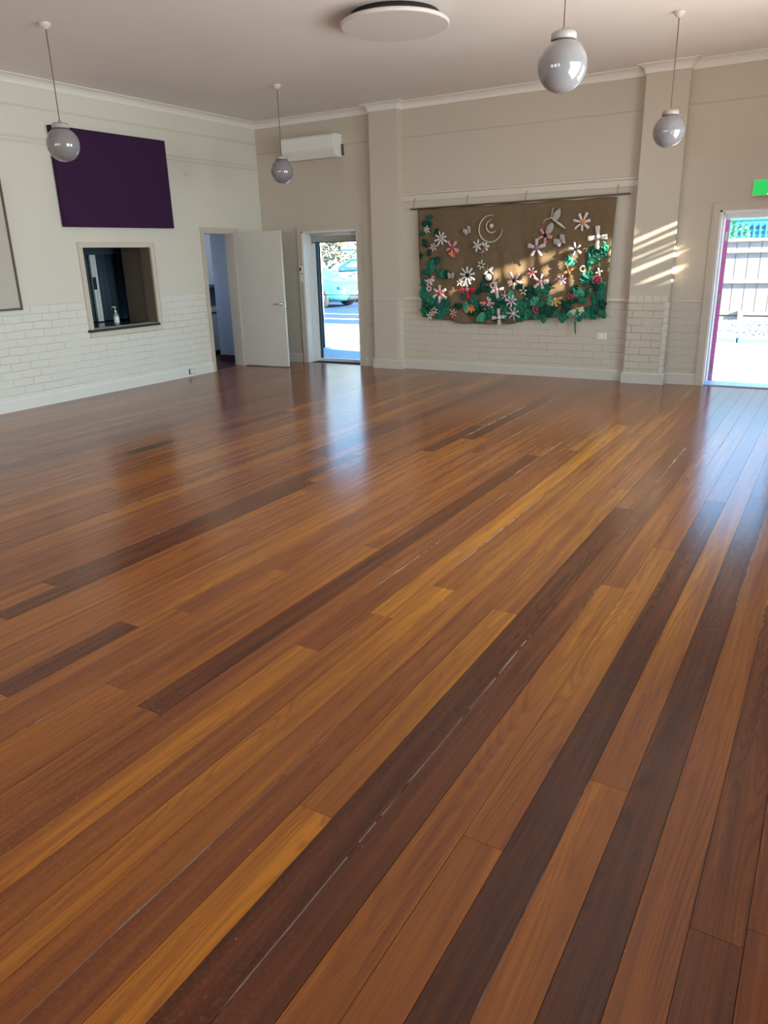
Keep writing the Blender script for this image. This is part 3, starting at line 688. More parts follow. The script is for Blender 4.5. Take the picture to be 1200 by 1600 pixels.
def pendant(x, y, label, first=None, zc=2.535, r=.137):
    if first is None:
        t = empty('pendant_light', (x, y, ZC), label, 'pendant light', 'opal globe pendant lights')
        MB().lathe([(.050, .0), (.048, -.012), (.036, -.030), (.020, -.042), (.012, -.048), (.004, -.05)], seg=28).build('ceiling_rose', MT['rose'], t)
        top = zc - ZC + r
        MB().tube([(0, 0, -.045), (0, 0, top+.045)], .0042, 8).build('cord', MT['cord'], t)
        g_ = MB().lathe([(.012, top+.052), (.016, top+.034), (.060, top+.030), (.070, top+.020), (.070, top-.012)], seg=36).build('gallery', MT['gallery'], t)
        pr = []; a0 = math.asin(.060/r)
        for i in range(33):
            a = a0 + (PI-a0)*i/32; pr.append((max(r*math.sin(a), .0005), zc-ZC + r*math.cos(a)*1.0))
        MB().lathe(pr, seg=56).build('globe', MT['opal'], t)
        return t
    t = first.copy(); C.objects.link(t); t.location = (x, y, ZC); t['label'] = label
    for ch in first.children:
        c_ = ch.copy(); C.objects.link(c_); c_.parent = t
    return t
p0 = pendant(-1.553, 4.62, 'opal globe pendant nearest the camera, its cord running out of the top of the picture')
pendant(-6.03, 4.73, 'opal globe pendant on a thin cord in front of the purple panel', p0)
pendant(-5.98, 7.73, 'opal globe pendant hanging in front of the air conditioner', p0)
pendant(-1.553, 7.60, 'opal globe pendant hanging in front of the right brick pier', p0)

# ------------------------------------------------------------------ wall hanging
CY = YB - .058
MT['jute'] = simple('brown_hessian', (0.175, 0.118, 0.068), .9, spec=.2, var=.18, scale=14, bump=.5, bscale=260)
FC = {'white': (.62, .58, .55), 'pink': (.60, .27, .30), 'pale': (.60, .47, .47), 'mauve': (.30, .16, .22), 'orange': (.72, .22, .04), 'red': (.45, .03, .05), 'black': (.012, .012, .014),
      'green': (.015, .15, .09), 'teal': (.01, .10, .075), 'dkgreen': (.006, .055, .035), 'ltgreen': (.06, .32, .20), 'gold': (.50, .32, .10), 'cream': (.62, .56, .42), 'grey': (.38, .35, .32), 'tan': (.42, .17, .08), 'lilac': (.55, .40, .60)}
for k_, v_ in FC.items(): MT['f_'+k_] = simple('felt_'+k_, v_, .75, spec=.25, var=.12, scale=40)
hang = empty('wall_hanging', (-3.78, CY, 2.12), 'brown hessian wall hanging decorated with fabric flowers and green leaves', 'wall hanging')
HX, HZ = hang.location.x, hang.location.z
def cloth_y(x, z):
    hgt = max(0, min(1, (2.12-z)/1.4))
    return CY + .014*math.sin(x*7.3+.6+z*1.5)*hgt + .011*math.sin(x*15+z*2.5+1)*(.25+hgt) + .004*math.sin(x*37+z*6)*hgt - .006*math.sin(z*5)
mb = MB(); NX, NZ = 110, 50; grid = []
def interp(t, pts):
    for (a, va), (b_, vb_) in zip(pts[:-1], pts[1:]):
        if a <= t <= b_:
            s_ = (t-a)/(b_-a); s_ = s_*s_*(3-2*s_); return va+(vb_-va)*s_
    return pts[-1][1]
for j in range(NZ+1):
    row = []
    for i in range(NX+1):
        u, v = i/NX, j/NZ
        xt = -5.10 + 2.64*u; xb = -5.05 + 2.545*u
        zb = interp(u, [(0, .735), (.16, .70), (.25, .655), (.38, .66), (.5, .665), (.62, .72), (.72, .755), (.82, .795), (1, .80)])
        zt = 2.128 + .006*math.sin(u*PI*9) + .012*u
        x = xt + (xb-xt)*v; z = zt + (zb-zt)*v
        row.append(mb.bm.verts.new((x-HX, cloth_y(x, z)-CY, z-HZ)))
    grid.append(row)
for j in range(NZ):
    for i in range(NX): mb.face([grid[j][i], grid[j][i+1], grid[j+1][i+1], grid[j+1][i]], True)
o = mb.build('cloth', MT['jute'], hang); sm_ = o.modifiers.new('t', 'SOLIDIFY'); sm_.thickness = .003

# measured wall positions (x, z) of every motif
FL = [(-4.948, 1.872, 0.048, 'flower', 'white', 'gold', 6, 0.3), (-4.733, 1.756, 0.089, 'flower', 'white', 'grey', 8, 0.3), (-4.848, 1.651, 0.057, 'flower', 'pale', 'mauve', 6, 0.3), (-4.571, 1.631, 0.097, 'flower', 'pink', 'red', 5, 0.9), (-4.552, 1.579, 0.073, 'half', 'orange', 'red', 3, 0.2), (-4.202, 1.649, 0.071, 'flower', 'white', 'pale', 6, 0.3), (-4.103, 1.631, 0.063, 'half', 'white', 'mauve', 4, 2.2), (-4.12, 1.576, 0.055, 'flower', 'mauve', 'pink', 6, 0.3), (-4.351, 1.834, 0.063, 'butterfly', 'grey', 'grey', 4, 0.5), (-4.588, 1.278, 0.058, 'butterfly', 'grey', 'grey', 4, 0), (-4.143, 1.41, 0.056, 'flower', 'cream', 'black', 6, 0.3), (-4.047, 1.337, 0.064, 'dragonfly', 'white', 'white', 4, 0.6), (-4.049, 1.257, 0.064, 'ball', 'black', 'white', 5, 0.3), (-4.353, 1.284, 0.114, 'flower', 'white', 'black', 9, 0.2), (-4.38, 1.219, 0.082, 'half', 'white', 'black', 5, 0.3), (-4.36, 1.105, 0.124, 'half', 'red', 'pink', 3, 0.1), (-4.908, 1.231, 0.084, 'half', 'white', 'pink', 4, 0.0), (-4.898, 1.231, 0.076, 'half', 'pink', 'pink', 2, 0.8), (-4.923, 1.113, 0.042, 'ring', 'pale', 'black', 5, 0.3), (-4.761, 1.054, 0.118, 'flower', 'pale', 'red', 6, 0.5), (-4.31, 0.89, 0.1, 'half', 'orange', 'tan', 5, 0.1), (-4.547, 0.795, 0.059, 'flower', 'pink', 'mauve', 6, 0.3), (-4.84, 0.825, 0.06, 'flower', 'cream', 'black', 7, 0.3), (-4.9, 0.755, 0.052, 'flower', 'white', 'ltgreen', 5, 0.3), (-4.051, 0.942, 0.098, 'half', 'pink', 'red', 6, 0), (-4.052, 0.958, 0.057, 'half', 'white', 'red', 4, 1.5), (-3.928, 1.096, 0.097, 'flower', 'white', 'pink', 4, 0.2), (-3.684, 1.215, 0.103, 'flower', 'pale', 'black', 5, 0.9), (-3.719, 0.96, 0.081, 'flower', 'white', 'mauve', 7, 0.3), (-3.883, 0.751, 0.107, 'flower', 'pale', 'white', 4, 0.1), (-3.683, 0.803, 0.089, 'flower', 'grey', 'white', 7, 0.4), (-4.464, 1.195, 0.049, 'flower', 'white', 'pink', 5, 0.3), (-3.209, 1.896, 0.14, 'dragonfly', 'grey', 'grey', 4, 1.08), (-3.299, 1.744, 0.097, 'flower', 'pink', 'black', 5, 1.0), (-3.4, 1.6, 0.122, 'flower', 'pale', 'mauve', 5, 0.3), (-2.842, 1.877, 0.109, 'flower', 'white', 'orange', 7, 0.2), (-2.645, 1.7, 0.123, 'flower', 'white', 'grey', 4, 0.05), (-3.1, 1.671, 0.082, 'butterfly', 'grey', 'grey', 4, 0.6), (-2.902, 1.576, 0.082, 'flower', 'pale', 'green', 5, 0.6), (-3.455, 1.307, 0.07, 'flower', 'pink', 'red', 6, 0.2), (-3.332, 1.197, 0.101, 'flower', 'pale', 'pink', 5, 0.1), (-2.809, 1.344, 0.045, 'ring', 'cream', 'cream', 5, 0.3), (-3.059, 1.219, 0.061, 'flower', 'lilac', 'mauve', 6, 0.3), (-2.627, 1.208, 0.052, 'ball', 'pink', 'red', 5, 0.3), (-2.934, 1.027, 0.038, 'ball', 'mauve', 'red', 5, 0.3), (-3.137, 0.987, 0.094, 'half', 'gold', 'cream', 5, 0.3), (-3.372, 0.863, 0.056, 'ball', 'mauve', 'red', 5, 0.3), (-2.848, 0.873, 0.093, 'half', 'cream', 'gold', 8, 0.3), (-2.602, 1.305, 0.045, 'flower', 'cream', 'white', 4, 0.3), (-2.975, 1.324, 0.068, 'flower', 'tan', 'tan', 4, 0.4), (-3.984, 1.153, 0.048, 'ring', 'pale', 'mauve', 5, 0.3), (-3.566, 1.08, 0.055, 'flower', 'cream', 'black', 5, 0.3), (-3.81, 1.024, 0.056, 'flower', 'pink', 'white', 5, 0.3)]
LV = [(-4.953, 1.945, 0.072), (-4.914, 2.023, 0.048), (-4.809, 1.835, 0.056), (-4.974, 1.703, 0.065), (-5.022, 1.826, 0.049), (-4.888, 1.414, 0.1), (-4.819, 1.47, 0.074), (-4.742, 1.304, 0.083), (-4.646, 1.303, 0.058), (-4.957, 1.332, 0.067), (-4.999, 1.037, 0.094), (-4.919, 0.952, 0.103), (-4.712, 0.886, 0.111), (-4.801, 0.953, 0.077), (-5.0, 0.823, 0.078), (-4.742, 0.783, 0.086), (-4.644, 0.836, 0.068), (-4.88, 0.867, 0.069), (-4.111, 1.145, 0.073), (-4.046, 1.104, 0.057), (-4.192, 1.08, 0.049), (-4.121, 0.751, 0.092), (-4.187, 0.808, 0.075), (-4.03, 0.794, 0.083), (-3.942, 0.918, 0.098), (-4.007, 0.999, 0.065), (-3.851, 0.894, 0.09), (-3.721, 1.024, 0.072), (-3.79, 0.96, 0.073), (-3.611, 0.881, 0.105), (-3.525, 0.93, 0.08), (-3.461, 1.041, 0.103), (-3.531, 1.08, 0.071), (-3.309, 1.08, 0.094), (-3.244, 1.119, 0.07), (-3.239, 0.845, 0.095), (-3.327, 0.915, 0.071), (-3.52, 0.785, 0.081), (-3.606, 0.76, 0.073), (-3.415, 0.962, 0.071), (-2.711, 1.527, 0.088), (-2.659, 1.563, 0.059), (-2.564, 1.524, 0.073), (-2.546, 1.596, 0.058), (-2.957, 1.421, 0.068), (-2.992, 1.474, 0.045), (-2.74, 1.388, 0.059), (-2.777, 1.224, 0.083), (-2.716, 1.254, 0.06), (-2.848, 1.073, 0.084), (-2.898, 1.104, 0.061), (-2.645, 1.134, 0.075), (-2.56, 1.043, 0.083), (-2.552, 1.141, 0.06), (-2.629, 0.891, 0.084), (-2.544, 0.816, 0.069), (-2.69, 0.86, 0.061), (-2.991, 0.887, 0.078), (-3.026, 0.77, 0.071), (-2.822, 0.789, 0.078), (-2.743, 0.813, 0.07), (-2.921, 0.81, 0.062), (-2.651, 0.982, 0.061), (-2.537, 0.93, 0.068), (-3.128, 0.807, 0.071), (-3.052, 0.949, 0.054), (-4.264, 0.956, 0.075), (-4.376, 0.872, 0.067), (-4.216, 0.891, 0.058), (-3.937, 0.746, 0.066), (-3.802, 0.781, 0.074), (-3.699, 0.88, 0.057), (-4.415, 1.022, 0.05), (-4.49, 0.888, 0.067), (-3.38, 0.764, 0.056), (-3.277, 0.749, 0.064), (-2.662, 0.791, 0.062), (-2.61, 1.193, 0.045), (-5.034, 1.54, 0.041), (-4.916, 1.579, 0.041), (-3.62, 1.144, 0.055), (-3.363, 1.143, 0.055), (-4.309, 0.798, 0.059), (-2.698, 1.454, 0.066), (-2.623, 1.489, 0.059), (-4.997, 1.206, 0.068), (-4.959, 0.909, 0.06), (-2.906, 0.966, 0.054), (-2.794, 0.982, 0.061), (-2.735, 1.066, 0.053), (-3.203, 0.964, 0.063), (-3.141, 0.901, 0.063), (-3.881, 1.0, 0.065), (-4.077, 0.876, 0.074), (-3.985, 0.836, 0.074)]
STEMS = [[(-4.704, 1.566), (-4.732, 1.411), (-4.761, 1.305)], [(-2.58, 1.546), (-2.625, 1.416), (-2.657, 1.305)], [(-2.62, 1.452), (-2.597, 1.342)], [(-4.895, 1.942), (-4.877, 1.537), (-4.918, 1.206)], [(-4.052, 1.361), (-4.018, 1.44)]]
SPIRAL = (-4.032, 1.85, 0.155)
rf = random.Random(5)
def local(x, z, dy=0.0): return Vector((x-HX, cloth_y(x, z)-CY-.006-dy, z-HZ))
def petal(mb, c, a, L_, w, curl, base=.18):
    """one folded petal lying on the cloth: ridge in the middle, tip lifted"""
    d = Vector((math.cos(a), 0, math.sin(a))); nrm = Vector((-math.sin(a), 0, math.cos(a))); out = Vector((0, -1, 0))
    sec = [(base, .55, .004), (.45, .85, .016+curl*.3), (.85, 1.0, .012+curl*.7), (1.0, .92, .006+curl)]
    L0 = [[c + d*(L_*t) + nrm*(w*.5*k*s_) + out*(hh + (.006 if s_ == 0 else 0)) for s_ in (-1, 0, 1)] for t, k, hh in sec]
    vr = [[mb.bm.verts.new(p) for p in r_] for r_ in L0]
    for a_, b_ in zip(vr[:-1], vr[1:]):
        for i in (0, 1): mb.face([a_[i], a_[i+1], b_[i+1], b_[i]])
def ball(mb, c, r, flat=.6):
    mb.lathe([(max(.0004, r*math.sin(PI*i/8)), -r*math.cos(PI*i/8)*flat) for i in range(9)], c, 14, Matrix.Rotation(PI/2, 4, 'X'))
for (x, z, r, kind, pc, cc, n_, rot) in FL:
    c = local(x, z, .012)
    if kind == 'flower' or kind == 'half':
        m0 = MB(); m0.mat(MT['f_'+pc])
        cols = [pc]
        for i in range(n_):
            a = rot + (2*PI*i/n_ if kind == 'flower' else (-PI*.95 + PI*.9*i/max(1, n_-1)))
            petal(m0, c, a, r*rf.uniform(.88, 1.12), r*(1.5/max(n_, 4)+.06)*rf.uniform(.85, 1.15), rf.uniform(0, .012))
        f_ = m0.build('flower', None, hang, recalc=False)
        sd = f_.modifiers.new('t', 'SOLIDIFY'); sd.thickness = .0025
        m1 = MB(); ball(m1, c - Vector((0, .012, 0)), r*(.27 if kind == 'flower' else .22)); m1.build('flower_centre', MT['f_'+cc], f_)
    elif kind == 'ball':
        m0 = MB(); ball(m0, c, r*.75, .8); f_ = m0.build('berry', MT['f_'+cc], hang)
        m1 = MB(); pts = [c + Vector((r*math.cos(k*PI/10), 0, r*math.sin(k*PI/10))) for k in range(21)]; m1.tube(pts, r*.18, 6); m1.build('berry_rim', MT['f_'+pc], f_)
    elif kind == 'ring':
        m0 = MB(); pts = [c + Vector((r*.7*math.cos(k*PI/8), 0, r*.7*math.sin(k*PI/8))) for k in range(17)]; m0.tube(pts, r*.3, 6); m0.build('ring_flower', MT['f_'+pc], hang)
    elif kind == 'butterfly':
        m0 = MB()
        for a, l_ in ((.6, 1), (2.54, 1), (-.5, .75), (3.64, .75)): petal(m0, c, a+rot, r*l_, r*.75, .01, .1)
        f_ = m0.build('butterfly', MT['f_'+pc], hang, recalc=False); sd = f_.modifiers.new('t', 'SOLIDIFY'); sd.thickness = .002
    elif kind == 'dragonfly':
        m0 = MB(); d1 = Vector((math.cos(rot), 0, math.sin(rot)))
        for s_ in (1, -1):
            rr_ = []
            for k in range(9):
                t_ = k/8; w = r*.34*math.sin(PI*(.12+.86*t_)); q = c + d1*(s_*r*(.1+t_*1.15)) + Vector((0, -.01, 0)); nn = Vector((-d1.z, 0, d1.x))
                rr_.append([q + nn*(w*math.cos(2*PI*j/10)) + Vector((0, .010*math.sin(2*PI*j/10), 0)) for j in range(10)])
            m0.rings(rr_)
        f_ = m0.build('dragonfly', MT['f_'+pc], hang)
        b0 = c + Vector((-r*.15, -.02, r*.35)); e0 = c + Vector((r*1.2, -.02, -r*.6))
        m1 = MB(); m1.tube([b0.lerp(e0, t_) for t_ in (0, .3, .5, .75, 1)], [r*.07, r*.05, r*.11, r*.10, r*.03], 8)
        m1.tube([b0, b0+Vector((r*.08, 0, r*.55)), b0+Vector((r*.15, 0, r*.8))], r*.035, 6); m1.tube([b0, b0+Vector((-r*.5, 0, -r*.12)), b0+Vector((-r*.7, 0, -r*.4))], r*.035, 6)
        m1.build('body', MT['f_cream'], f_)
# wire spiral and ball
m0 = MB(); sc_ = local(*SPIRAL[:2], .02)
for a0_, a1_, f_r, ox, oz in ((-.7, -.7-PI*1.25, .50, .018, .030), (PI*.42, PI*1.98, 1.04, 0, 0)):
    pts = [sc_ + Vector((ox+SPIRAL[2]*f_r*math.cos(a0_+(a1_-a0_)*k/36), 0, oz+SPIRAL[2]*f_r*math.sin(a0_+(a1_-a0_)*k/36))) for k in range(37)]
    m0.tube(pts, [.0035+.005*math.sin(PI*k/36) for k in range(37)], 8)
sp_ = m0.build('spiral', MT['f_cream'], hang)
m0 = MB(); ball(m0, sc_+Vector((.018, -.01, .032)), .028, 1); m0.build('ball', MT['f_pale'], sp_)
rl = random.Random(12)
for i, (x, z, r) in enumerate(LV):
    c = local(x, z, .004); m0 = MB(); a = rl.uniform(0, 2*PI)
    d1 = Vector((math.cos(a), 0, math.sin(a))); nn = Vector((-d1.z, 0, d1.x)); rr_ = []
    ksh = rl.random()
    for k in range(8):
        t_ = k/7; w = r*.72*math.sin(PI*min(1, .06+t_*.94))**.8*(1+.12*math.sin(k*2.3+i)); q = c + d1*(r*(t_*2-1)*1.05)
        rr_.append([q + nn*(w*s_*rl.uniform(.75, 1.2)) + d1*(r*rl.uniform(-.08, .08)) + Vector((0, -.003-rl.uniform(0, .026)-.016*(1-abs(s_))*ksh, 0)) for s_ in (-1, -.45, 0, .45, 1)])
    m0.rings(rr_, False, False, False, False)
    f_ = m0.build('leaf', MT['f_'+rl.choice(['green', 'teal', 'dkgreen', 'dkgreen', 'teal', 'green', 'ltgreen'])], hang, recalc=False)
    sd = f_.modifiers.new('t', 'SOLIDIFY'); sd.thickness = .0025
# stems and strings
m0 = MB()
for pts in STEMS: m0.tube([local(x, z, .01) for x, z in pts], .0035, 6)
m0.build('stem', MT['f_green'], hang)
m0 = MB(); m0.tube([local(-2.86, .72, .01), local(-2.86, .62, .0)-Vector((0,0,0)), local(-2.845, .56, .0)], [.012, .010, .006], 6); m0.build('dangling_vine', MT['f_green'], hang)
# rod and hooks
rod = empty('curtain_rod', (-3.757, CY-.004, 2.150), 'dark thin timber rod carrying the hessian wall hanging', 'rod')
MB().tube([(-1.45, 0, -.012), (0, .0, 0), (1.45, 0, .016)], .011, 10).build('pole', MT['brown'], rod)
for x in (-1.40, -.62, .18, 1.30):
    MB().tube([(x, .0, .012), (x, -.01, .05), (x, .02, .10), (x, .045, .12)], .0035, 6).build('hook', MT['cord'], rod)

# ------------------------------------------------------------------ sun window and other windows of the room
def win_frame(name, axis, pos, u0, u1, z0, z1, bars=1):
    mb = MB(); t = .05
    def B(a, b_, c, d_):
        if axis == 'X': mb.box(pos, pos+.05, a, b_, c, d_)
        else: mb.box(a, b_, pos-.05, pos, c, d_)
    B(u0, u0+t, z0, z1); B(u1-t, u1, z0, z1); B(u0+t, u1-t, z0, z0+t); B(u0+t, u1-t, z1-t, z1)
    for i in range(bars):
        c = u0 + (u1-u0)*(i+1)/(bars+1); B(c-.02, c+.02, z0+t, z1-t)
    return mb.build(name, MT['jamb'], kind=S)
for i, w in enumerate(WIN_R): win_frame('window_%d' % (i+3), 'X', XR+.05, *w)
for i, w in enumerate(WIN_F): win_frame('window_%d' % (i+6), 'Y', YF-.05, *w)
# unseen louvre blades of the high window, sized and set to stripe the sun
mb = MB()
LOUV = [(8.93, 9.24, z_, t_, a_) for z_, t_, a_ in ((2.03, .03, .02), (2.115, .045, -.05), (2.27, .095, .06), (2.395, .010, -.07), (2.462, .016, .05), (2.54, .055, -.05), (2.648, .016, .08), (2.73, .012, -.06))] + \
       [(8.40, 8.72, 2.90, .10, .12), (8.40, 8.66, 3.03, .030, -.10), (8.66, 8.93, 2.885, .018, .10), (8.70, 8.93, 2.72, .014, -.16), (8.78, 8.93, 2.63, .010, .2)]
for (y0_, y1_, z, th, tilt) in LOUV:
    M_ = Matrix.Translation((XR+.15, (y0_+y1_)/2, z)) @ Matrix.Rotation(tilt, 4, 'X')
    mb.box(-.05, .05, -(y1_-y0_)/2, (y1_-y0_)/2, -th/2, th/2, M=M_)
mb.build('window_9', MT['jamb'], kind=S)  # unseen louvre blades that stripe the sun
# unseen boards added outside the high window, their gap cut to shape the sun
lo = [(8.0, 2.97), (8.50, 2.93), (8.62, 2.92), (8.70, 2.90), (8.745, 2.78), (8.80, 2.58), (8.87, 2.56), (8.90, 2.66), (8.915, 2.34), (9.00, 2.12), (9.3, 2.06), (9.6, 1.2), (8.0, 1.2)]
hi = [(8.0, 3.24), (8.52, 3.25), (8.66, 3.18), (8.75, 3.14), (8.80, 3.06), (8.89, 3.03), (8.915, 2.84), (9.01, 2.80), (9.06, 2.56), (9.135, 2.50), (9.14, 1.9), (9.6, 1.9), (9.6, 3.9), (8.0, 3.9)]
mb = MB(); mb.prism(lo, 'X', .63, .65); mb.prism(hi, 'X', .63, .65); mb.build('sun_mask', MT['jamb'], kind=S)
bx('sun_block_wall', MT['brick'], 5.0, 7.0, -12, 7.45, 0, 5.6, kind=S)  # unseen wall added to keep the sun off the other windows

# ------------------------------------------------------------------ outside
GZ = -.03
bx('ground_paving', MT['concrete'], -30, 12, YB+.3, 15.95, GZ-.2, GZ, kind=S)
bx('ground_step', MT['slabedge'], -1.75, .6, YB+.3, 10.62, GZ-.1, GZ+.006, kind=S)
bx('ground_road', MT['asphalt'], -60, -3.6, 15.95, 40, GZ-.25, GZ-.012, kind=S)
bx('ground_far', MT['concrete'], -3.6, 20, 15.95, 40, GZ-.25, GZ-.01, kind=S)
bx('ground_surround', MT['concrete'], -70, 60, -30, 60, GZ-.6, GZ-.3, kind=S)
mb = MB()
for k_ in range(9): 
    x = -4.2+k_*.9; mb.box(x, x+.885, 14.45, 14.75, GZ-.02, GZ+.10, bevel=.02)
mb.build('kerb', MT['kerb'], kind=S)
def streak_strip(name, pts, w, label):  # pale strip standing in for sun between tree shade on the asphalt
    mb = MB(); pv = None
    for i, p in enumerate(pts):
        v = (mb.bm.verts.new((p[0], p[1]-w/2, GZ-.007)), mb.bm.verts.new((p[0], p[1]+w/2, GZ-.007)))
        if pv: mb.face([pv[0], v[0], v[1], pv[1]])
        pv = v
    mb.build(name, MT['sunstreak'], label=label, cat='road marking')  # strips are painted sunlight, not road markings
streak_strip('sun_streak', [(-20+i, 18.75+.25*math.sin(i*.35)) for i in range(16)], .16, 'painted streak of sunlight on the asphalt nearer the parked cars')
streak_strip('sun_streak', [(-20+i, 17.55+.2*math.sin(i*.4+1)) for i in range(16)], .30, 'wider painted streak of sunlight on the asphalt nearer the glass door')
# gravel bed
mb = MB(); rg = random.Random(3)
mb.box(-4.2, 3.0, 14.75, 17.75, GZ-.02, GZ+.06)
for k_ in range(2600):
    x, y = rg.uniform(-3.2, .2), rg.uniform(14.8, 17.6); r = rg.uniform(.02, .045)
    z = GZ+.06+(y-14.8)*.02
    vs_ = [mb.bm.verts.new((x+r*math.cos(a)*rg.uniform(.7, 1.2), y+r*math.sin(a)*rg.uniform(.7, 1.2), z)) for a in (0, 1.26, 2.5, 3.8, 5.0)]
    tp = mb.bm.verts.new((x, y, z+r*.9))
    for i in range(5): mb.face([vs_[i], vs_[(i+1) % 5], tp])
mb.build('gravel', MT['gravel'], label='grey gravel bed between the kerb and the timber fence', cat='gravel', kind='stuff')
# paling fence
fy = 18.0
fn = empty('timber_fence', (-1.5, fy, 0), 'weathered timber paling fence with rails and teal lattice outside the open exit door', 'fence')
mb = MB(); x = -3.2
while x < 3.5:
    mb.box(x, x+.222, .04, .058, .10, 1.70+rg.uniform(-.01, .012)); mb.box(x+.205, x+.255, .058, .074, .10, 1.70); x += .237
mb.build('palings', MT['paling'], fn)
for z, h in ((1.43, .07), (.82, .085), (.17, .075)):
    MB().box(-3.2, 3.5, -.01, .04, z, z+h, bevel=.004).build('rail', MT['rail'], fn)
for x in (-2.9, -.42, 2.0): MB().box(x, x+.10, -.05, .05, -.02, 1.0 if x == 9 else .26, bevel=.004).build('post', MT['rail'], fn)
MB().box(-3.2, 3.5, .0, .05, 0, .14).build('plinth_board', MT['rail'], fn)
MB().box(-3.2, 3.5, -.015, .05, 1.655, 1.72, bevel=.004).build('capping', MT['paling'], fn)
mb = MB(); x = -3.2
while x < 3.5: mb.box(x, x+.035, .01, .02, 1.72, 2.10); x += .115
z = 1.75
while z < 2.1: mb.box(-3.2, 3.5, .02, .03, z, z+.035); z += .10
mb.box(-3.2, 3.5, -.005, .035, 2.07, 2.11)
mb.build('lattice', MT['lattice'], fn)
# neighbouring house with a blue roof beyond the fence
hs = empty('house', (1.0, 24, 0), 'house with a blue roof beyond the paling fence', 'house')
MB().box(-5.2, 6, 0, 5, -.05, 2.15).build('wall', MT['roofblue'], hs)
mb = MB(); mb.prism([(-.5, 2.10), (2.5, 3.4), (5.5, 2.10), (5.5, 2.2), (2.5, 3.5), (-.5, 2.2)], 'X', -5.6, 6.4); mb.build('roof', MT['roofblue'], hs)

def leaves(mb, n, fn_, size, rnd):
    for _ in range(n):
        c = Vector(fn_(rnd)); a = Vector((rnd.gauss(0, 1), rnd.gauss(0, 1), rnd.gauss(0, 1))).normalized(); b_ = a.orthogonal().normalized(); s_ = size*rnd.uniform(.6, 1.4)
        d_ = a.cross(b_)
        v = [mb.bm.verts.new(c + b_*s_*p + d_*s_*.55*q) for p, q in ((-1, 0), (0, -1), (1, 0), (0, 1))]
        mb.face(v)
def bush(name, x, y, z0, rx, ry, rz, n, size, m, label, seed, trunk=True):
    rnd = random.Random(seed); t = empty(name, (x, y, z0), label, 'shrub' if 'shrub' in name else 'tree')
    def f(q):
        while True:
            p = Vector((q.uniform(-1, 1), q.uniform(-1, 1), q.uniform(-1, 1)))
            if .35 < p.length < 1: break
        k_ = 1+.28*noise.noise(p*2.3+Vector((seed, 0, 0)))
        return (p.x*rx*k_, p.y*ry*k_, rz*1.05+p.z*rz*k_)
    mb = MB(); leaves(mb, n, f, size, rnd); mb.build('foliage', m, t, recalc=False)
    mb = MB(); mb.tube([(0, 0, -.02), (.05, 0, rz*.5), (0, 0, rz*1.1)], [.09*rz/1.5, .07*rz/1.5, .04], 8)
    for q in range(5): 
        a = q*1.3; mb.tube([(0, 0, rz*.5), (rx*.3*math.cos(a), ry*.3*math.sin(a), rz*1.0), (rx*.6*math.cos(a), ry*.6*math.sin(a), rz*1.35)], [.035, .025, .01], 6)
    mb.build('stems', MT['bark'], t)
bush('shrub', -2.35, 18.9, GZ, .45, .35, 1.12, 700, .06, MT['leaf1'], 'bright green shrub rising behind the left end of the fence', 4)
bush('tree', -25.5, 34, GZ, 4.6, 2.5, 3.2, 5200, .17, MT['leaf2'], 'pale sunlit tree behind the parked cars, left of the utility roof rack', 5)
bush('tree', -14.5, 38, GZ, 4.8, 2.5, 3.6, 5200, .17, MT['leaf2'], 'pale sunlit tree directly behind the white utility', 6)
bush('shrub', -22.2, 29.5, GZ, 1.8, 1.0, .80, 1500, .09, MT['leaf3'], 'green shrub behind the bonnet of the white utility', 8)

# ------------------------------------------------------------------ cars
def loft(mb, secs, seg=20, flip=1):
    """secs: (x, z0, z1, halfwidth, top halfwidth, roundness)"""
    rr_ = []
    for x, z0, z1, w, wt, e in secs:
        ring = []
        for k in range(seg):
            a = 2*PI*k/seg; c_, s_ = math.cos(a), math.sin(a)
            cx_ = math.copysign(abs(c_)**e, c_); sz = math.copysign(abs(s_)**e, s_)
            z = (z0+z1)/2 + (z1-z0)/2*sz; t_ = (z-z0)/max(1e-6, z1-z0); hw = w + (wt-w)*max(0, t_-.45)/.55
            ring.append((x*flip, hw*cx_, z))
        rr_.append(ring)
    mb.rings(rr_, True, True, True)
def wheel(par, x, y, r=.33, w=.22):
    mb = MB(); M_ = Matrix.Rotation(PI/2, 4, 'X')
    s_ = 1 if y > 0 else -1
    mb.lathe([(r*.66, -w/2), (r*.95, -w/2), (r, -w/2+.03), (r, w/2-.03), (r*.95, w/2), (r*.66, w/2)], (x, y, r), 32, M_)
    wh = mb.build('wheel', MT['tyre'], par)
    mb = MB(); mb.lathe([(r*.66, -.02), (r*.66, .02), (r*.60, .02), (r*.60, -.02)], (x, y+s_*w*.45, r), 32, M_)
    for k in range(7):
        a = 2*PI*k/7; mb.tube([(x, y+s_*w*.42, r), (x+r*.63*math.cos(a), y+s_*w*.46, r+r*.63*math.sin(a))], [.035, .022], 6)
    mb.lathe([(.06, -.02), (.06, .03)], (x, y+s_*w*.42, r), 16, M_)
    mb.build('wheel_rim', MT['alloy'], wh)
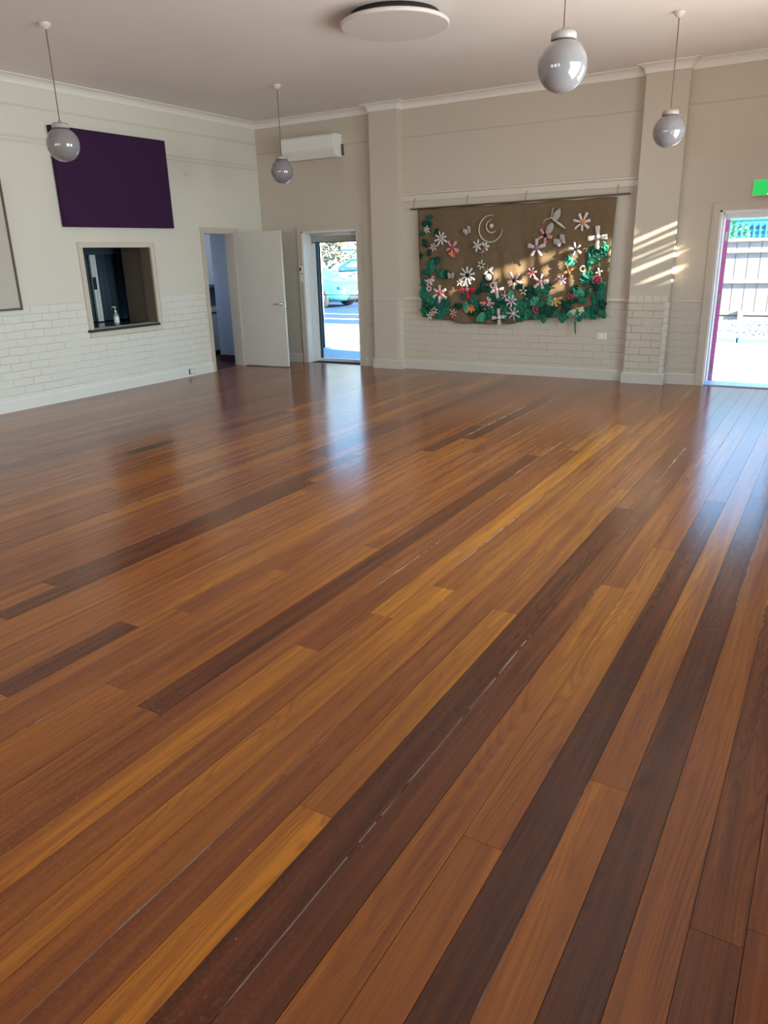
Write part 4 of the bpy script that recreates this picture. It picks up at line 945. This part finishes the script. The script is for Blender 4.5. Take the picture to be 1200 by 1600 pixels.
def sedan(x, y, label):
    # local: +X is the nose
    t = empty('car', (x, y, GZ-.012), label, 'car')
    mb = MB()
    loft(mb, [(-4.35, .40, .88, .72, .66, .5), (-4.1, .22, .96, .84, .76, .45), (-3.3, .18, 1.00, .90, .80, .42), (-2.0, .18, .99, .90, .82, .42), (-1.2, .18, .96, .90, .80, .42), (-.75, .18, .90, .89, .76, .42),
              (-.35, .20, .83, .86, .70, .45), (-.10, .24, .76, .78, .60, .5), (0, .34, .66, .62, .5, .6)], 28)
    mb.build('body', MT['aqua'], t)
    mb = MB(); loft(mb, [(-3.75, .90, .98, .70, .66, .6), (-3.2, .90, 1.30, .74, .60, .5), (-2.6, .90, 1.42, .76, .58, .45), (-1.9, .90, 1.40, .76, .58, .45), (-1.45, .90, 1.22, .76, .64, .5), (-1.0, .88, .94, .70, .68, .6)], 24)
    ch = mb.build('cabin_glass', MT['carglass'], t)
    mb = MB(); loft(mb, [(-3.0, 1.33, 1.42, .60, .56, .6), (-2.5, 1.37, 1.46, .62, .56, .6), (-2.0, 1.35, 1.44, .61, .56, .6)], 20); mb.build('roof', MT['aqua'], t)
    for s_ in (-1, 1):
        for wx in (-.88, -3.45): wheel(t, wx, s_*.80, .33, .22)
        M_ = Matrix.Translation((-.22, s_*.60, .655)) @ Matrix.Rotation(-s_*.52, 4, 'Z') @ Matrix.Rotation(-.12, 4, 'Y')
        hl = MB().box(-.04, .09, -.19, .19, -.055, .055, M=M_, bevel=.025).build('headlamp', MT['lampdark'], t)
        mb = MB()
        for q in (-.09, .08):
            cc = M_ @ Vector((.09, q, 0)); mb.lathe([(max(.0005, .045*math.sin(PI*i/8)), -.045*math.cos(PI*i/8)) for i in range(9)], cc, 14)
        mb.build('lamp_lens', MT['lamp'], hl)
        MB().box(-1.45, -1.27, s_*.93-.07, s_*.93+.07, .93, 1.05, bevel=.02).build('mirror', MT['aqua'], t)
    for s_ in (-1, 1):
        M_ = Matrix.Translation((-.015, s_*.17, .60)); MB().box(-.04, .035, -.13, .13, -.06, .06, M=M_, bevel=.02).build('grille', MT['lampdark'], t)
    MB().box(-.10, .02, -.42, .42, .27, .40, bevel=.02).build('air_intake', MT['tyre'], t)
    mb = MB(); mb.box(-.04, .035, -.19, .19, .43, .53); mb.build('number_plate', MT['white'], t)
    return t
sedan(-14.12, 21.85, 'pale aqua car with its nose pointing right, parked outside the glass door')
def ute(x, y, label):
    t = empty('utility', (x, y, GZ-.012), label, 'car')      # nose towards -X
    mb = MB(); loft(mb, [(0, .45, .86, .72, .66, .5), (.10, .34, .98, .84, .78, .45), (.7, .30, 1.06, .90, .84, .40), (1.45, .30, 1.14, .92, .86, .40), (2.4, .30, 1.16, .92, .88, .38), (3.6, .30, 1.16, .92, .88, .36), (3.75, .34, 1.14, .90, .86, .36)], 28)
    mb.build('body', MT['utewhite'], t)
    mb = MB(); loft(mb, [(1.30, 1.05, 1.12, .74, .72, .6), (1.75, 1.05, 1.44, .80, .70, .45), (2.15, 1.05, 1.64, .82, .68, .42), (3.0, 1.05, 1.68, .82, .68, .42), (3.6, 1.05, 1.64, .80, .68, .42)], 24)
    cb_ = mb.build('cabin', MT['utewhite'], t)
    for s_ in (-1, 1):
        y_ = s_*.815
        def gl(P): 
            mb_ = MB(); a, b_ = (y_-.02*s_, y_+.012*s_); 
            v0 = [mb_.bm.verts.new((px_, a - s_*(pz-1.12)*.20, pz)) for px_, pz in P]; v1 = [mb_.bm.verts.new((px_, b_ - s_*(pz-1.12)*.20, pz)) for px_, pz in P]
            mb_.face(v0); mb_.face(v1)
            for i in range(len(P)): mb_.face([v0[i], v0[(i+1) % len(P)], v1[(i+1) % len(P)], v1[i]])
            return mb_.build('side_window', MT['carglass'], t)
        gl([(1.62, 1.13), (2.46, 1.13), (2.46, 1.53), (2.12, 1.53), (1.80, 1.36)]); gl([(2.58, 1.13), (3.4, 1.13), (3.3, 1.53), (2.58, 1.53)])
        for wx in (.85, 5.0 if False else 3.1): wheel(t, wx, s_*.83, .38, .25)
        MB().box(1.50, 1.66, s_*1.0-.09, s_*1.0+.09, 1.10, 1.28, bevel=.02).build('mirror', MT['utewhite'], t)
        MB().box(-.02, .22, s_*.62-.16, s_*.62+.16, .80, .93, bevel=.03).build('headlamp', MT['lamp'], t)
        MB().box(2.30, 2.42, s_*.925-.012, s_*.925+.012, 1.0, 1.03, bevel=.004).build('door_handle', MT['chrome'], t)
    MB().box(2.5, 5.6, -.90, .90, .55, .68).build('tray', MT['alloy'], t)
    MB().box(-.03, .05, -.45, .45, .62, .84, bevel=.015).build('grille', MT['lampdark'], t)
    rk = empty('roof_rack', (x, y, GZ), 'dark teal roof rack carrying a long bar on top of the white utility', 'roof rack')
    for yy in (-.55, .55): MB().box(1.55, 4.2, yy-.03, yy+.03, 1.80, 1.86).build('side_bar', MT['teal'], rk)
    for xx in (2.3, 2.9, 3.5): MB().box(xx-.05, xx+.05, -.6, .6, 1.74, 1.80).build('cross_bar', MT['teal'], rk)
    for xx in (2.3, 3.5):
        for yy in (-.5, .5): MB().box(xx-.04, xx+.04, yy-.03, yy+.03, 1.66, 1.74).build('foot', MT['teal'], rk)
    return t
ute(-18.0, 25.05, 'white utility facing left with a side window showing, parked behind the aqua car')
